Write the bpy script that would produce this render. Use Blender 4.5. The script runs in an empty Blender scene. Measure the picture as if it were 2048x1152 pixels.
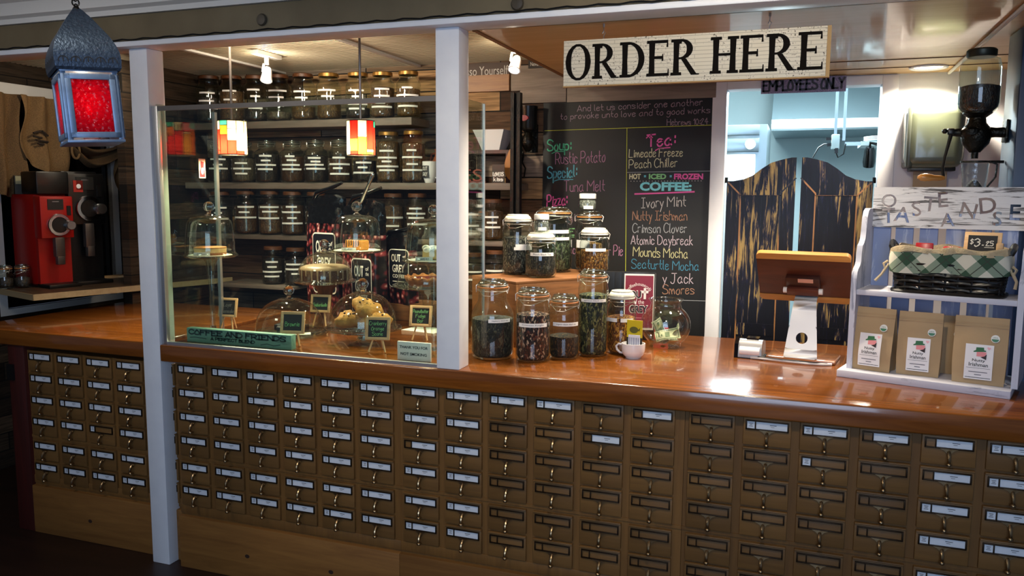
import bpy, bmesh, math, random
from math import sin, cos, pi, radians as R
from mathutils import Matrix, Vector
random.seed(7)
sc = bpy.context.scene
COL = sc.collection
V = Vector
def lin(h):
    h = h.lstrip('#'); o = []
    for i in (0, 2, 4):
        v = int(h[i:i+2], 16) / 255
        o.append(v / 12.92 if v <= .04045 else ((v + .055) / 1.055) ** 2.4)
    return (*o, 1)
# ---------------------------------------------------------------- camera
YAW, PIT, ROL, FPX = -.3411, .1166, .0069, 1600.
CAM = V((2.591, -2.834, 1.720))
_f = V((sin(YAW)*cos(PIT), cos(YAW)*cos(PIT), -sin(PIT)))
_r0 = V((cos(YAW), -sin(YAW), 0)); _u0 = _r0.cross(_f)
_r = _r0*cos(ROL) + _u0*sin(ROL); _u = -_r0*sin(ROL) + _u0*cos(ROL)
cd = bpy.data.cameras.new('camera'); cam = bpy.data.objects.new('camera', cd); COL.objects.link(cam)
cd.sensor_width = 36; cd.lens = FPX/2048*36; cd.clip_start = .05
cam.matrix_world = Matrix(((_r.x, _u.x, -_f.x, CAM.x), (_r.y, _u.y, -_f.y, CAM.y), (_r.z, _u.z, -_f.z, CAM.z), (0, 0, 0, 1)))
sc.camera = cam
# survey helpers: where a sight line of the photograph meets a plane of the room
def ray(x, y): return _f + _r*((x-1024)/FPX) - _u*((y-576)/FPX)
def atY(x, y, Y): d = ray(x, y); return CAM + d*((Y-CAM.y)/d.y)
def atX(x, y, X): d = ray(x, y); return CAM + d*((X-CAM.x)/d.x)
def atZ(x, y, Z): d = ray(x, y); return CAM + d*((Z-CAM.z)/d.z)
def atD(x, y, D): return CAM + ray(x, y)*D
def depth(p): return (V(p)-CAM).dot(_f)
def survey(cx, top, bot, w, zb):
    """centre, radius and height of an upright round thing standing at height zb"""
    p = atZ(cx, bot, zb); hd = V((p.x-CAM.x, p.y-CAM.y, 0)).normalized()
    r = w*depth(p)/FPX/2
    for _ in range(3):
        c = p + hd*r; r = w*depth(c)/FPX/2
    t = atY(cx, top, c.y)
    return V((c.x, c.y, zb)), r, t.z - zb
# ---------------------------------------------------------------- world, exposure, big lights
sc.view_settings.view_transform = 'Standard'; sc.view_settings.look = 'None'
sc.view_settings.gamma = 1; sc.view_settings.exposure = 0.0
sc.cycles.transparent_max_bounces = 32
sc.cycles.max_bounces = 8
sc.cycles.sample_clamp_indirect = 4
sc.cycles.caustics_reflective = False; sc.cycles.caustics_refractive = False
w = bpy.data.worlds.new('daylight'); sc.world = w; w.use_nodes = True
w.node_tree.nodes['Background'].inputs[0].default_value = (.55, .68, 1, 1)
w.node_tree.nodes['Background'].inputs[1].default_value = .10
def lamp(name, kind, loc, energy, color, size=.1, target=None, spot=None, blend=.5, sy=None, spread=None):
    d = bpy.data.lights.new(name, kind); d.energy = energy; d.color = color
    if kind == 'AREA':
        d.size = size
        if sy: d.shape = 'RECTANGLE'; d.size_y = sy
        if spread: d.spread = R(spread)
    else: d.shadow_soft_size = size
    if spot: d.spot_size = R(spot); d.spot_blend = blend
    o = bpy.data.objects.new(name, d); COL.objects.link(o); o.location = loc
    if target is not None: o.rotation_euler = (V(target)-V(loc)).to_track_quat('-Z', 'Y').to_euler()
    return o
WARM = (1, .72, .42); SOFT = (1, .86, .66); COOL = (.74, .93, 1); DAY = (.55, .72, 1)
lamp('shop_window_daylight', 'AREA', (2.9, -4.7, 1.8), 80, DAY, 2.2, (1.0, 0, 1.2), sy=1.8)
lamp('front_ceiling_spot', 'SPOT', (.9, -1.5, 2.58), 26, SOFT, .05, (1.2, 0, 1.1), 90, 1)
lamp('front_ceiling_spot', 'SPOT', (2.5, -1.3, 2.58), 52, SOFT, .05, (2.2, .3, 1.6), 95, .9)
lamp('front_fill_light', 'AREA', (-.3, -1.5, 2.59), 12, (1, .9, .78), .4, (-.3, -.9, 1.6))  # added neutral fill for the beam and crown moulding, no fixture
lamp('left_track_spot', 'SPOT', (-1.0, .75, 2.42), 15, SOFT, .05, (-1.95, 1.1, 1.75), 120, .8)
# downlights over the bar that the sign hides
lamp('bar_downlight', 'SPOT', (1.75, .62, 2.30), 95, SOFT, .06, (1.75, .55, 0), 140, .6)
lamp('bar_downlight', 'SPOT', (2.45, .62, 2.30), 60, SOFT, .06, (2.45, .55, 0), 140, .6)
lamp('bar_track_spot', 'SPOT', (.2, .25, 2.46), 100, SOFT, .08, (.1, 1.7, 1.9), 120, .8)  # unseen light added behind the beam to brighten the jar shelves
# ---------------------------------------------------------------- mesh builder
class MB:
    def __init__(s): s.bm = bmesh.new(); s.mi = 0; s.T = Matrix()
    def v(s, p): return s.bm.verts.new(s.T @ V(p))
    def f(s, vs):
        try:
            f = s.bm.faces.new(vs); f.material_index = s.mi; f.smooth = True; return f
        except ValueError: pass
    def box(s, c, d, rz=0, bev=0, seg=2, rot=None):
        t = bmesh.new(); bmesh.ops.create_cube(t, size=1)
        for q in t.verts: q.co = V((q.co.x*d[0], q.co.y*d[1], q.co.z*d[2]))
        if bev: bmesh.ops.bevel(t, geom=t.edges[:], offset=bev, segments=seg, profile=.5, affect='EDGES')
        m = Matrix.Translation(V(c)) @ (rot.to_4x4() if rot else Matrix.Rotation(rz, 4, 'Z'))
        mp = {q: s.v(m @ q.co) for q in t.verts}
        for q in t.faces: s.f([mp[a] for a in q.verts])
        t.free(); return s
    def span(s, a, b, bev=0):
        a, b = V(a), V(b); return s.box((a+b)/2, [abs(k) for k in (b-a)], bev=bev)
    def lathe(s, prof, c=(0, 0, 0), n=24, a0=0, a1=2*pi, sx=1, sy=1, close=True):
        c = V(c); rings = []; full = abs(a1-a0-2*pi) < 1e-6; m = n if full else n+1
        for r, z in prof:
            if r < 1e-7: rings.append([s.v(c+V((0, 0, z)))])
            else: rings.append([s.v(c+V((r*sx*cos(a0+(a1-a0)*i/n), r*sy*sin(a0+(a1-a0)*i/n), z))) for i in range(m)])
        for a, b in zip(rings, rings[1:]):
            for i in range(n):
                j = (i+1) % m
                if len(a) == 1 and len(b) == 1: continue
                if len(a) == 1: s.f([a[0], b[j], b[i]])
                elif len(b) == 1: s.f([a[i], a[j], b[0]])
                else: s.f([a[i], a[j], b[j], b[i]])
        return s
    def tube(s, pts, r, n=8, closed=False):
        pts = [V(p) for p in pts]; N = len(pts); rs = r if isinstance(r, (list, tuple)) else [r]*N
        rings = []; up = None
        for i, p in enumerate(pts):
            if closed: d = pts[(i+1) % N]-pts[i-1]
            else: d = pts[min(i+1, N-1)]-pts[max(i-1, 0)]
            d.normalize()
            if up is None: up = d.orthogonal().normalized()
            up = (up-d*up.dot(d)); up = up.normalized() if up.length > 1e-6 else d.orthogonal().normalized()
            w_ = d.cross(up)
            rings.append([s.v(p+(up*cos(2*pi*k/n)+w_*sin(2*pi*k/n))*rs[i]) for k in range(n)])
        rr = list(zip(rings, rings[1:]))+([(rings[-1], rings[0])] if closed else [])
        for a, b in rr:
            for k in range(n): s.f([a[k], a[(k+1) % n], b[(k+1) % n], b[k]])
        if not closed: s.f(rings[0][::-1]); s.f(rings[-1])
        return s
    def sph(s, c, r, n=16, sx=1, sy=1, sz=1, m=8):
        return s.lathe([(r*sin(pi*i/m), -r*sz*cos(pi*i/m)) for i in range(m+1)], c, n, sx=sx, sy=sy)
    def prism(s, poly, d, O=(0, 0, 0), U=(1, 0, 0), W=(0, 0, 1), N=(0, -1, 0)):
        O, U, W, N = V(O), V(U), V(W), V(N)
        a = [s.v(O+U*x+W*y+N*d) for x, y in poly]; b = [s.v(O+U*x+W*y) for x, y in poly]
        s.f(a); s.f(b[::-1]); n = len(poly)
        for i in range(n): s.f([a[i], b[i], b[(i+1) % n], a[(i+1) % n]])
        return s
    def ribbon(s, pts, hw, d=.0008):
        """a flat painted or chalked stroke in the local XZ plane, facing -Y"""
        P = [V((p[0], p[1])) for p in pts]; N = len(P); L = []; Q = []
        for i in range(N):
            t = P[min(i+1, N-1)]-P[max(i-1, 0)]
            if t.length < 1e-9: t = V((1, 0))
            t.normalize(); nn = V((-t.y, t.x))*hw; e = t*hw*.8 if i == N-1 else (-t*hw*.8 if i == 0 else V((0, 0)))
            L.append(s.v((P[i].x+nn.x+e.x, -d, P[i].y+nn.y+e.y))); Q.append(s.v((P[i].x-nn.x+e.x, -d, P[i].y-nn.y+e.y)))
        for i in range(N-1): s.f([L[i], Q[i], Q[i+1], L[i+1]])
        return s
    def grid(s, fn, nu, nv):
        g = [[s.v(fn(i/nu, j/nv)) for j in range(nv+1)] for i in range(nu+1)]
        for i in range(nu):
            for j in range(nv): s.f([g[i][j], g[i+1][j], g[i+1][j+1], g[i][j+1]])
        return s
    def mesh(s, name, mats, ang=40):
        me = bpy.data.meshes.new(name); bmesh.ops.recalc_face_normals(s.bm, faces=s.bm.faces[:]); s.bm.to_mesh(me); s.bm.free()
        for m in (mats if isinstance(mats, (list, tuple)) else [mats]): me.materials.append(m)
        me.set_sharp_from_angle(angle=R(ang)); return me
    def build(s, name, mats, parent=None, ang=40):
        return link(name, s.mesh(name, mats, ang), parent)
def link(name, me, parent=None, loc=None):
    o = bpy.data.objects.new(name, me); COL.objects.link(o)
    if parent: o.parent = parent
    if loc is not None: o.location = loc
    return o
def tag(o, label, cat, group=None, kind=None):
    o['label'] = label; o['category'] = cat
    if group: o['group'] = group
    if kind: o['kind'] = kind
    return o
def thing(name, label, cat, loc=(0, 0, 0), rz=0, group=None):
    o = bpy.data.objects.new(name, None); COL.objects.link(o); o.location = loc; o.rotation_euler = (0, 0, rz)
    o.empty_display_size = .05
    return tag(o, label, cat, group)
def struct(name, mb, mats, ang=40):
    o = mb.build(name, mats, None, ang); o['kind'] = 'structure'; return o
def kids(o): return [c for c in o.children]
def dup(o, parent=None):
    c = o.copy(); COL.objects.link(c)
    if parent: c.parent = parent
    for k in kids(o): dup(k, c)
    return c
# ---------------------------------------------------------------- materials
def newmat(name):
    m = bpy.data.materials.new(name); m.use_nodes = True; nt = m.node_tree
    return m, nt, nt.nodes['Principled BSDF']
def N(nt, t, **k):
    n = nt.nodes.new(t)
    for a, b in k.items(): setattr(n, a, b)
    return n
def M(name, col, rough=.5, metal=0, var=None, bump=None, spec=.5, rough_var=None, coat=0):
    """plain material; var=(scale, second colour, sharpness), bump=(scale, strength)"""
    m, nt, p = newmat(name); L = nt.links.new
    p.inputs['Base Color'].default_value = lin(col); p.inputs['Roughness'].default_value = rough
    p.inputs['Metallic'].default_value = metal; p.inputs['Specular IOR Level'].default_value = spec
    p.inputs['Coat Weight'].default_value = coat; p.inputs['Coat Roughness'].default_value = .08
    tc = N(nt, 'ShaderNodeTexCoord')
    if var:
        nz = N(nt, 'ShaderNodeTexNoise'); nz.inputs['Scale'].default_value = var[0]; nz.inputs['Detail'].default_value = 6
        L(tc.outputs['Object'], nz.inputs['Vector'])
        cr = N(nt, 'ShaderNodeValToRGB'); s = var[2] if len(var) > 2 else .25
        cr.color_ramp.elements[0].position = .5-s; cr.color_ramp.elements[1].position = .5+s
        cr.color_ramp.elements[0].color = lin(col); cr.color_ramp.elements[1].color = lin(var[1])
        L(nz.outputs['Fac'], cr.inputs[0]); L(cr.outputs[0], p.inputs['Base Color'])
    if bump:
        nz = N(nt, 'ShaderNodeTexNoise'); nz.inputs['Scale'].default_value = bump[0]; nz.inputs['Detail'].default_value = 4
        L(tc.outputs['Object'], nz.inputs['Vector'])
        b = N(nt, 'ShaderNodeBump'); b.inputs['Strength'].default_value = bump[1]; b.inputs['Distance'].default_value = .01
        L(nz.outputs['Fac'], b.inputs['Height']); L(b.outputs[0], p.inputs['Normal'])
    return m
def wood(name, dark, light, axis='X', scale=1., rough=.5, spec=.5, contrast=.22, rnd=True, coat=0, knots=False):
    """wood with grain running along one axis; every copy gets its own piece of the board"""
    m, nt, p = newmat(name); L = nt.links.new
    tc = N(nt, 'ShaderNodeTexCoord'); mp = N(nt, 'ShaderNodeMapping')
    k = {'X': (2, 26, 26), 'Y': (26, 2, 26), 'Z': (26, 26, 2)}[axis]
    mp.inputs['Scale'].default_value = [a*scale for a in k]
    src = tc.outputs['Object']
    if rnd:
        oi = N(nt, 'ShaderNodeObjectInfo'); ml = N(nt, 'ShaderNodeVectorMath', operation='SCALE')
        ml.inputs[0].default_value = (3.1, 1.7, 2.3); L(oi.outputs['Random'], ml.inputs['Scale'])
        ad = N(nt, 'ShaderNodeVectorMath', operation='ADD'); L(src, ad.inputs[0]); L(ml.outputs[0], ad.inputs[1]); src = ad.outputs[0]
    L(src, mp.inputs['Vector'])
    nz = N(nt, 'ShaderNodeTexNoise'); nz.inputs['Detail'].default_value = 8; nz.inputs['Roughness'].default_value = .65
    nz.inputs['Distortion'].default_value = .6; nz.inputs['Scale'].default_value = 1.0
    L(mp.outputs[0], nz.inputs['Vector'])
    cr = N(nt, 'ShaderNodeValToRGB'); e = cr.color_ramp.elements
    e[0].position = .5-contrast; e[1].position = .5+contrast; e[0].color = lin(dark); e[1].color = lin(light)
    L(nz.outputs['Fac'], cr.inputs[0]); col = cr.outputs[0]
    if rnd:
        hs = N(nt, 'ShaderNodeHueSaturation'); mr = N(nt, 'ShaderNodeMapRange')
        mr.inputs['To Min'].default_value = .82; mr.inputs['To Max'].default_value = 1.15
        L(oi.outputs['Random'], mr.inputs['Value']); L(mr.outputs[0], hs.inputs['Value']); L(col, hs.inputs['Color']); col = hs.outputs[0]
    L(col, p.inputs['Base Color'])
    p.inputs['Roughness'].default_value = rough; p.inputs['Specular IOR Level'].default_value = spec
    p.inputs['Coat Weight'].default_value = coat; p.inputs['Coat Roughness'].default_value = .06
    b = N(nt, 'ShaderNodeBump'); b.inputs['Strength'].default_value = .15; b.inputs['Distance'].default_value = .004
    L(nz.outputs['Fac'], b.inputs['Height']); L(b.outputs[0], p.inputs['Normal'])
    return m
def planks(name, cols, ax=0, bw=1.1, rh=.13, rough=.8):
    """reclaimed boards laid in courses, each of its own colour (ax: 0 wall along X, 1 wall along Y)"""
    m, nt, p = newmat(name); L = nt.links.new
    tc = N(nt, 'ShaderNodeTexCoord'); sp = N(nt, 'ShaderNodeSeparateXYZ'); cb = N(nt, 'ShaderNodeCombineXYZ')
    L(tc.outputs['Object'], sp.inputs[0]); L(sp.outputs[ax], cb.inputs[0]); L(sp.outputs[2], cb.inputs[1])
    br = N(nt, 'ShaderNodeTexBrick'); br.offset = .37; br.offset_frequency = 2; br.squash = 1.4; br.squash_frequency = 3
    br.inputs['Scale'].default_value = 1; br.inputs['Brick Width'].default_value = bw; br.inputs['Row Height'].default_value = rh
    br.inputs['Mortar Size'].default_value = .004; br.inputs['Mortar Smooth'].default_value = .2
    br.inputs['Color1'].default_value = (0, 0, 0, 1); br.inputs['Color2'].default_value = (1, 1, 1, 1); br.inputs['Mortar'].default_value = (.5, .5, .5, 1)
    L(cb.outputs[0], br.inputs['Vector'])
    cr = N(nt, 'ShaderNodeValToRGB'); cr.color_ramp.interpolation = 'CONSTANT'; e = cr.color_ramp.elements
    e[0].color = lin(cols[0]); e[1].color = lin(cols[-1]); e[1].position = (len(cols)-1)/len(cols)
    for i, c in enumerate(cols[1:-1]):
        q = e.new((i+1)/len(cols)); q.color = lin(c)
    L(br.outputs['Color'], cr.inputs[0])
    mp = N(nt, 'ShaderNodeMapping'); mp.inputs['Scale'].default_value = (3, 45, 1); L(cb.outputs[0], mp.inputs[0])
    nz = N(nt, 'ShaderNodeTexNoise'); nz.inputs['Detail'].default_value = 8; nz.inputs['Scale'].default_value = 1.2; nz.inputs['Distortion'].default_value = 1.2
    L(mp.outputs[0], nz.inputs['Vector'])
    g = N(nt, 'ShaderNodeValToRGB'); g.color_ramp.elements[0].position = .3; g.color_ramp.elements[1].position = .7
    g.color_ramp.elements[0].color = (.35, .35, .35, 1); g.color_ramp.elements[1].color = (1.25, 1.25, 1.25, 1)
    L(nz.outputs['Fac'], g.inputs[0])
    mx = N(nt, 'ShaderNodeMix', data_type='RGBA', blend_type='MULTIPLY'); mx.inputs[0].default_value = 1
    L(cr.outputs[0], mx.inputs[6]); L(g.outputs[0], mx.inputs[7])
    m2 = N(nt, 'ShaderNodeMix', data_type='RGBA'); L(br.outputs['Fac'], m2.inputs[0]); L(mx.outputs[2], m2.inputs[6]); m2.inputs[7].default_value = (.006, .005, .004, 1)
    L(m2.outputs[2], p.inputs['Base Color']); p.inputs['Roughness'].default_value = rough; p.inputs['Specular IOR Level'].default_value = .25
    b = N(nt, 'ShaderNodeBump'); b.inputs['Strength'].default_value = .6; b.inputs['Distance'].default_value = .006; b.invert = True
    L(br.outputs['Fac'], b.inputs['Height']); L(b.outputs[0], p.inputs['Normal'])
    return m
def glass(name, tint='#f4fbf8', refl=1.0, rough=.0, bump=None, ior=1.45, dens=0.):
    """thin walled glass: passes light straight through, mirrors by the Fresnel law"""
    m, nt, p = newmat(name); L = nt.links.new; nt.nodes.remove(p); out = nt.nodes['Material Output']
    tr = N(nt, 'ShaderNodeBsdfTransparent'); tr.inputs[0].default_value = lin(tint)
    gl = N(nt, 'ShaderNodeBsdfGlossy'); gl.inputs['Roughness'].default_value = rough; gl.inputs[0].default_value = (refl, refl, refl, 1)
    fr = N(nt, 'ShaderNodeLayerWeight'); fr.inputs['Blend'].default_value = .5
    pw = N(nt, 'ShaderNodeMath', operation='POWER'); L(fr.outputs['Facing'], pw.inputs[0]); pw.inputs[1].default_value = 4.6
    f0 = ((ior-1)/(ior+1))**2; ms = N(nt, 'ShaderNodeMath', operation='MULTIPLY_ADD'); L(pw.outputs[0], ms.inputs[0]); ms.inputs[1].default_value = 1-f0; ms.inputs[2].default_value = f0
    mx = N(nt, 'ShaderNodeMixShader'); L(ms.outputs[0], mx.inputs[0]); L(tr.outputs[0], mx.inputs[1]); L(gl.outputs[0], mx.inputs[2])
    if bump:
        tc = N(nt, 'ShaderNodeTexCoord'); nz = N(nt, 'ShaderNodeTexNoise'); nz.inputs['Scale'].default_value = bump[0]
        L(tc.outputs['Object'], nz.inputs['Vector']); b = N(nt, 'ShaderNodeBump'); b.inputs['Strength'].default_value = bump[1]; b.inputs['Distance'].default_value = .01
        L(nz.outputs['Fac'], b.inputs['Height']); L(b.outputs[0], gl.inputs['Normal']); L(b.outputs[0], fr.inputs['Normal'])
    L(mx.outputs[0], out.inputs[0]); return m
def solidglass(name):
    m, nt, p = newmat(name); p.inputs['Transmission Weight'].default_value = 1; p.inputs['Roughness'].default_value = .02; p.inputs['IOR'].default_value = 1.48
    return m
def flecks(name, base, cols, scale=160, rough=.8, frac=.35):
    """loose dried leaves: dark mass with lighter slivers, in voronoi cells"""
    m, nt, p = newmat(name); L = nt.links.new
    tc = N(nt, 'ShaderNodeTexCoord'); mp = N(nt, 'ShaderNodeMapping'); mp.inputs['Scale'].default_value = (1.4, 1.4, .7); mp.inputs['Rotation'].default_value = (.5, .3, .2)
    L(tc.outputs['Object'], mp.inputs[0])
    nz0 = N(nt, 'ShaderNodeTexNoise'); nz0.inputs['Scale'].default_value = 40; L(mp.outputs[0], nz0.inputs['Vector'])
    av = N(nt, 'ShaderNodeVectorMath', operation='MULTIPLY_ADD'); L(nz0.outputs['Color'], av.inputs[0]); av.inputs[1].default_value = (.03, .03, .03); L(mp.outputs[0], av.inputs[2])
    vo = N(nt, 'ShaderNodeTexVoronoi'); vo.inputs['Scale'].default_value = scale; L(av.outputs[0], vo.inputs['Vector'])
    sp = N(nt, 'ShaderNodeSeparateColor'); L(vo.outputs['Color'], sp.inputs[0])
    cr = N(nt, 'ShaderNodeValToRGB'); cr.color_ramp.interpolation = 'CONSTANT'; e = cr.color_ramp.elements
    e[0].color = lin(base); e[1].position = 1-frac; e[1].color = lin(cols[0])
    for i, c in enumerate(cols[1:]):
        q = e.new(1-frac+frac*(i+1)/len(cols)); q.color = lin(c)
    L(sp.outputs[0], cr.inputs[0]); L(cr.outputs[0], p.inputs['Base Color']); p.inputs['Roughness'].default_value = rough
    b = N(nt, 'ShaderNodeBump'); b.inputs['Strength'].default_value = .8; b.inputs['Distance'].default_value = .004; b.invert = True
    L(vo.outputs['Distance'], b.inputs['Height']); L(b.outputs[0], p.inputs['Normal'])
    return m
def glow(name, col, s):
    m, nt, p = newmat(name); p.inputs['Base Color'].default_value = (0, 0, 0, 1)
    p.inputs['Emission Color'].default_value = lin(col); p.inputs['Emission Strength'].default_value = s; return m
def translucent(name, col, mixin=.75, bump=None, rough=.2, clear=0):
    m, nt, p = newmat(name); L = nt.links.new; out = nt.nodes['Material Output']
    p.inputs['Base Color'].default_value = lin(col); p.inputs['Roughness'].default_value = rough
    t = N(nt, 'ShaderNodeBsdfTranslucent'); t.inputs[0].default_value = lin(col)
    mx = N(nt, 'ShaderNodeMixShader'); mx.inputs[0].default_value = mixin; L(p.outputs[0], mx.inputs[1]); L(t.outputs[0], mx.inputs[2]); L(mx.outputs[0], out.inputs[0])
    if clear:
        tp = N(nt, 'ShaderNodeBsdfTransparent'); tp.inputs[0].default_value = lin(col); m2 = N(nt, 'ShaderNodeMixShader'); m2.inputs[0].default_value = clear; L(mx.outputs[0], m2.inputs[1]); L(tp.outputs[0], m2.inputs[2]); L(m2.outputs[0], out.inputs[0])
    if bump:
        tc = N(nt, 'ShaderNodeTexCoord'); vo = N(nt, 'ShaderNodeTexVoronoi'); vo.inputs['Scale'].default_value = bump[0]; vo.feature = 'SMOOTH_F1'
        L(tc.outputs['Object'], vo.inputs['Vector']); b = N(nt, 'ShaderNodeBump'); b.inputs['Strength'].default_value = bump[1]; b.inputs['Distance'].default_value = .006
        L(vo.outputs['Distance'], b.inputs['Height']); L(b.outputs[0], p.inputs['Normal']); L(b.outputs[0], t.inputs['Normal'])
    return m
def worn(name, paint, bare, scale=(1, 1, .25), thr=.58, rough=.35, edge=.04, paint2=None, nscale=9, spec=.5):
    """paint worn through to the wood in streaks"""
    m, nt, p = newmat(name); L = nt.links.new
    tc = N(nt, 'ShaderNodeTexCoord'); mp = N(nt, 'ShaderNodeMapping'); mp.inputs['Scale'].default_value = scale
    oi = N(nt, 'ShaderNodeObjectInfo'); ml = N(nt, 'ShaderNodeVectorMath', operation='SCALE'); ml.inputs[0].default_value = (5, 3, 7); L(oi.outputs['Random'], ml.inputs['Scale'])
    ad = N(nt, 'ShaderNodeVectorMath', operation='ADD'); L(tc.outputs['Object'], ad.inputs[0]); L(ml.outputs[0], ad.inputs[1]); L(ad.outputs[0], mp.inputs[0])
    nz = N(nt, 'ShaderNodeTexNoise'); nz.inputs['Scale'].default_value = nscale; nz.inputs['Detail'].default_value = 9; nz.inputs['Roughness'].default_value = .68; nz.inputs['Distortion'].default_value = .8
    L(mp.outputs[0], nz.inputs['Vector'])
    n2 = N(nt, 'ShaderNodeTexNoise'); n2.inputs['Scale'].default_value = 3.2; L(ad.outputs[0], n2.inputs['Vector'])
    mm = N(nt, 'ShaderNodeMath', operation='MULTIPLY_ADD'); L(n2.outputs['Fac'], mm.inputs[0]); mm.inputs[1].default_value = .55; L(nz.outputs['Fac'], mm.inputs[2])
    m3 = N(nt, 'ShaderNodeMath', operation='SUBTRACT'); L(mm.outputs[0], m3.inputs[0]); m3.inputs[1].default_value = .275
    cr = N(nt, 'ShaderNodeValToRGB'); e = cr.color_ramp.elements
    e[0].position = thr-edge; e[0].color = lin(paint2 or paint); e[1].position = thr+edge; e[1].color = lin(bare)
    if paint2:
        q = e.new(thr-edge*3); q.color = lin(paint)
    L(m3.outputs[0], cr.inputs[0]); L(cr.outputs[0], p.inputs['Base Color']); p.inputs['Roughness'].default_value = rough; p.inputs['Specular IOR Level'].default_value = spec
    b = N(nt, 'ShaderNodeBump'); b.inputs['Strength'].default_value = .3; b.inputs['Distance'].default_value = .004; L(nz.outputs['Fac'], b.inputs['Height']); L(b.outputs[0], p.inputs['Normal'])
    return m
# ---------------------------------------------------------------- lettering
FONT = {}
for ln in """A03 3a 63;15 55|B03 0a;~0a 3a 58 37 07;~07 47 65 43 03|C~69 4a 2a 08 05 23 43 64|D03 0a;~0a 3a 68 65 33 03|E6a 0a 03 63;07 47|F6a 0a 03;07 47|G~69 4a 2a 08 05 23 43 65;65 67 47|H0a 03;6a 63;07 67|I0a 4a;2a 23;03 43|J1a 6a;~4a 45 33 13 04|K0a 03;5a 06;27 63|L0a 03 53|M03 0a 46 8a 83|N03 0a 63 6a|O~3a 18 05 13 33 53 65 58 3a|P03 0a;~0a 4a 68 46 06|R03 0a;~0a 4a 68 46 06;36 63|S~69 4a 1a 08 27 56 64 43 13 04|T0a 6a;3a 33|U~0a 05 23 43 65 6a|V0a 33 6a|W0a 23 48 63 8a|X0a 63;6a 03|Y0a 37 6a;37 33|Z0a 6a 03 63|a~47 27 05 13 33 45;47 44 53|b0a 03;~06 27 46 44 33 13 04|c~46 27 17 05 13 33 44|d~46 27 17 05 13 33 45;4a 43|e~05 46 37 17 05 13 33 44|f~4a 2a 28 23;07 37|g~46 27 17 05 14 34 46;~47 42 20 01|h0a 03;~05 17 37 45 43|i17 13;19 18|j17 11 00;19 18|k0a 03;37 05;15 43|l0a 04 13|m07 03;~05 17 26 33;~35 47 56 63|n07 03;~05 17 37 45 43|o~27 05 13 33 45 37 27|p07 00;~06 27 46 44 23 04|r07 03;~05 17 37|s~46 27 07 06 25 44 33 03|t1a 14 33;07 37|u~07 04 23 44;47 43|v07 23 47|w07 13 26 43 57|x07 43;47 03|y07 24;47 10|z07 47 03 43|023 05|0~2a 08 05 23 45 48 2a|108 2a 23|2~08 2a 49 27 03;03 53|3~09 2a 48 27 46 34 13 04|4~3a 06 56;3a 33|5~4a 0a 07 37 45 33 03|:18 17;15 14|.03 13|$~59 2a 08 46 44 13 04;2b 22|-06 46|'1a 18|""".split('|'):
    if ln: FONT[ln[0]] = ln[1:]
FONT['0'] = '~2a 08 05 23 45 48 2a'
def _pt(t): return (int(t[0], 16), int(t[1], 16)-3)
def _glyph(ch):
    out = []; wmax = 0
    for st in FONT.get(ch, '').split(';'):
        if not st: continue
        sm = st[0] == '~'; P = [_pt(t) for t in st.lstrip('~').split()]
        if sm and len(P) > 2:
            Q = []
            for i in range(len(P)-1):
                a, b, c, d = P[max(i-1, 0)], P[i], P[i+1], P[min(i+2, len(P)-1)]
                for k in range(4):
                    t = k/4
                    Q.append(tuple(.5*(2*b[j]+(c[j]-a[j])*t+(2*a[j]-5*b[j]+4*c[j]-d[j])*t*t+(3*b[j]-a[j]-3*c[j]+d[j])*t**3) for j in (0, 1)))
            P = Q+[P[-1]]
        wmax = max(wmax, max(p[0] for p in P)); out.append(P)
    return out, wmax
def handwrite(mb, text, p0, p1, h, lw, gap=1.6, wob=.25):
    """text as strokes from p0 to p1 (x, z on the local face), capital height h"""
    items = []; x = 0
    for ch in text:
        if ch == ' ': x += 3.2; continue
        g, wd = _glyph(ch); items.append((g, x)); x += wd+gap
    x -= gap; dx, dz = p1[0]-p0[0], p1[1]-p0[1]; L = math.hypot(dx, dz); sx = L/x; sy = h/7; ux, uz = dx/L, dz/L
    def rib(P):
        # sharp corners break a stroke, curves run through
        Q = [P[0]]
        for a, b, c in zip(P, P[1:], P[2:]+[None]):
            Q.append(b)
            if c is not None and V((b[0]-a[0], b[1]-a[1])).length > 1e-9 and V((c[0]-b[0], c[1]-b[1])).length > 1e-9 and V((b[0]-a[0], b[1]-a[1])).angle(V((c[0]-b[0], c[1]-b[1]))) > .7:
                mb.ribbon(Q, lw); Q = [b]
        mb.ribbon(Q, lw)
    for g, ox in items:
        jy = random.uniform(-wob, wob); jr = random.uniform(-.03, .06)
        for P in g:
            rib([(p0[0]+(ox+q[0]+q[1]*jr)*sx*ux, p0[1]+(ox+q[0])*sx*uz+(q[1]+jy)*sy) for q in P])
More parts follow.
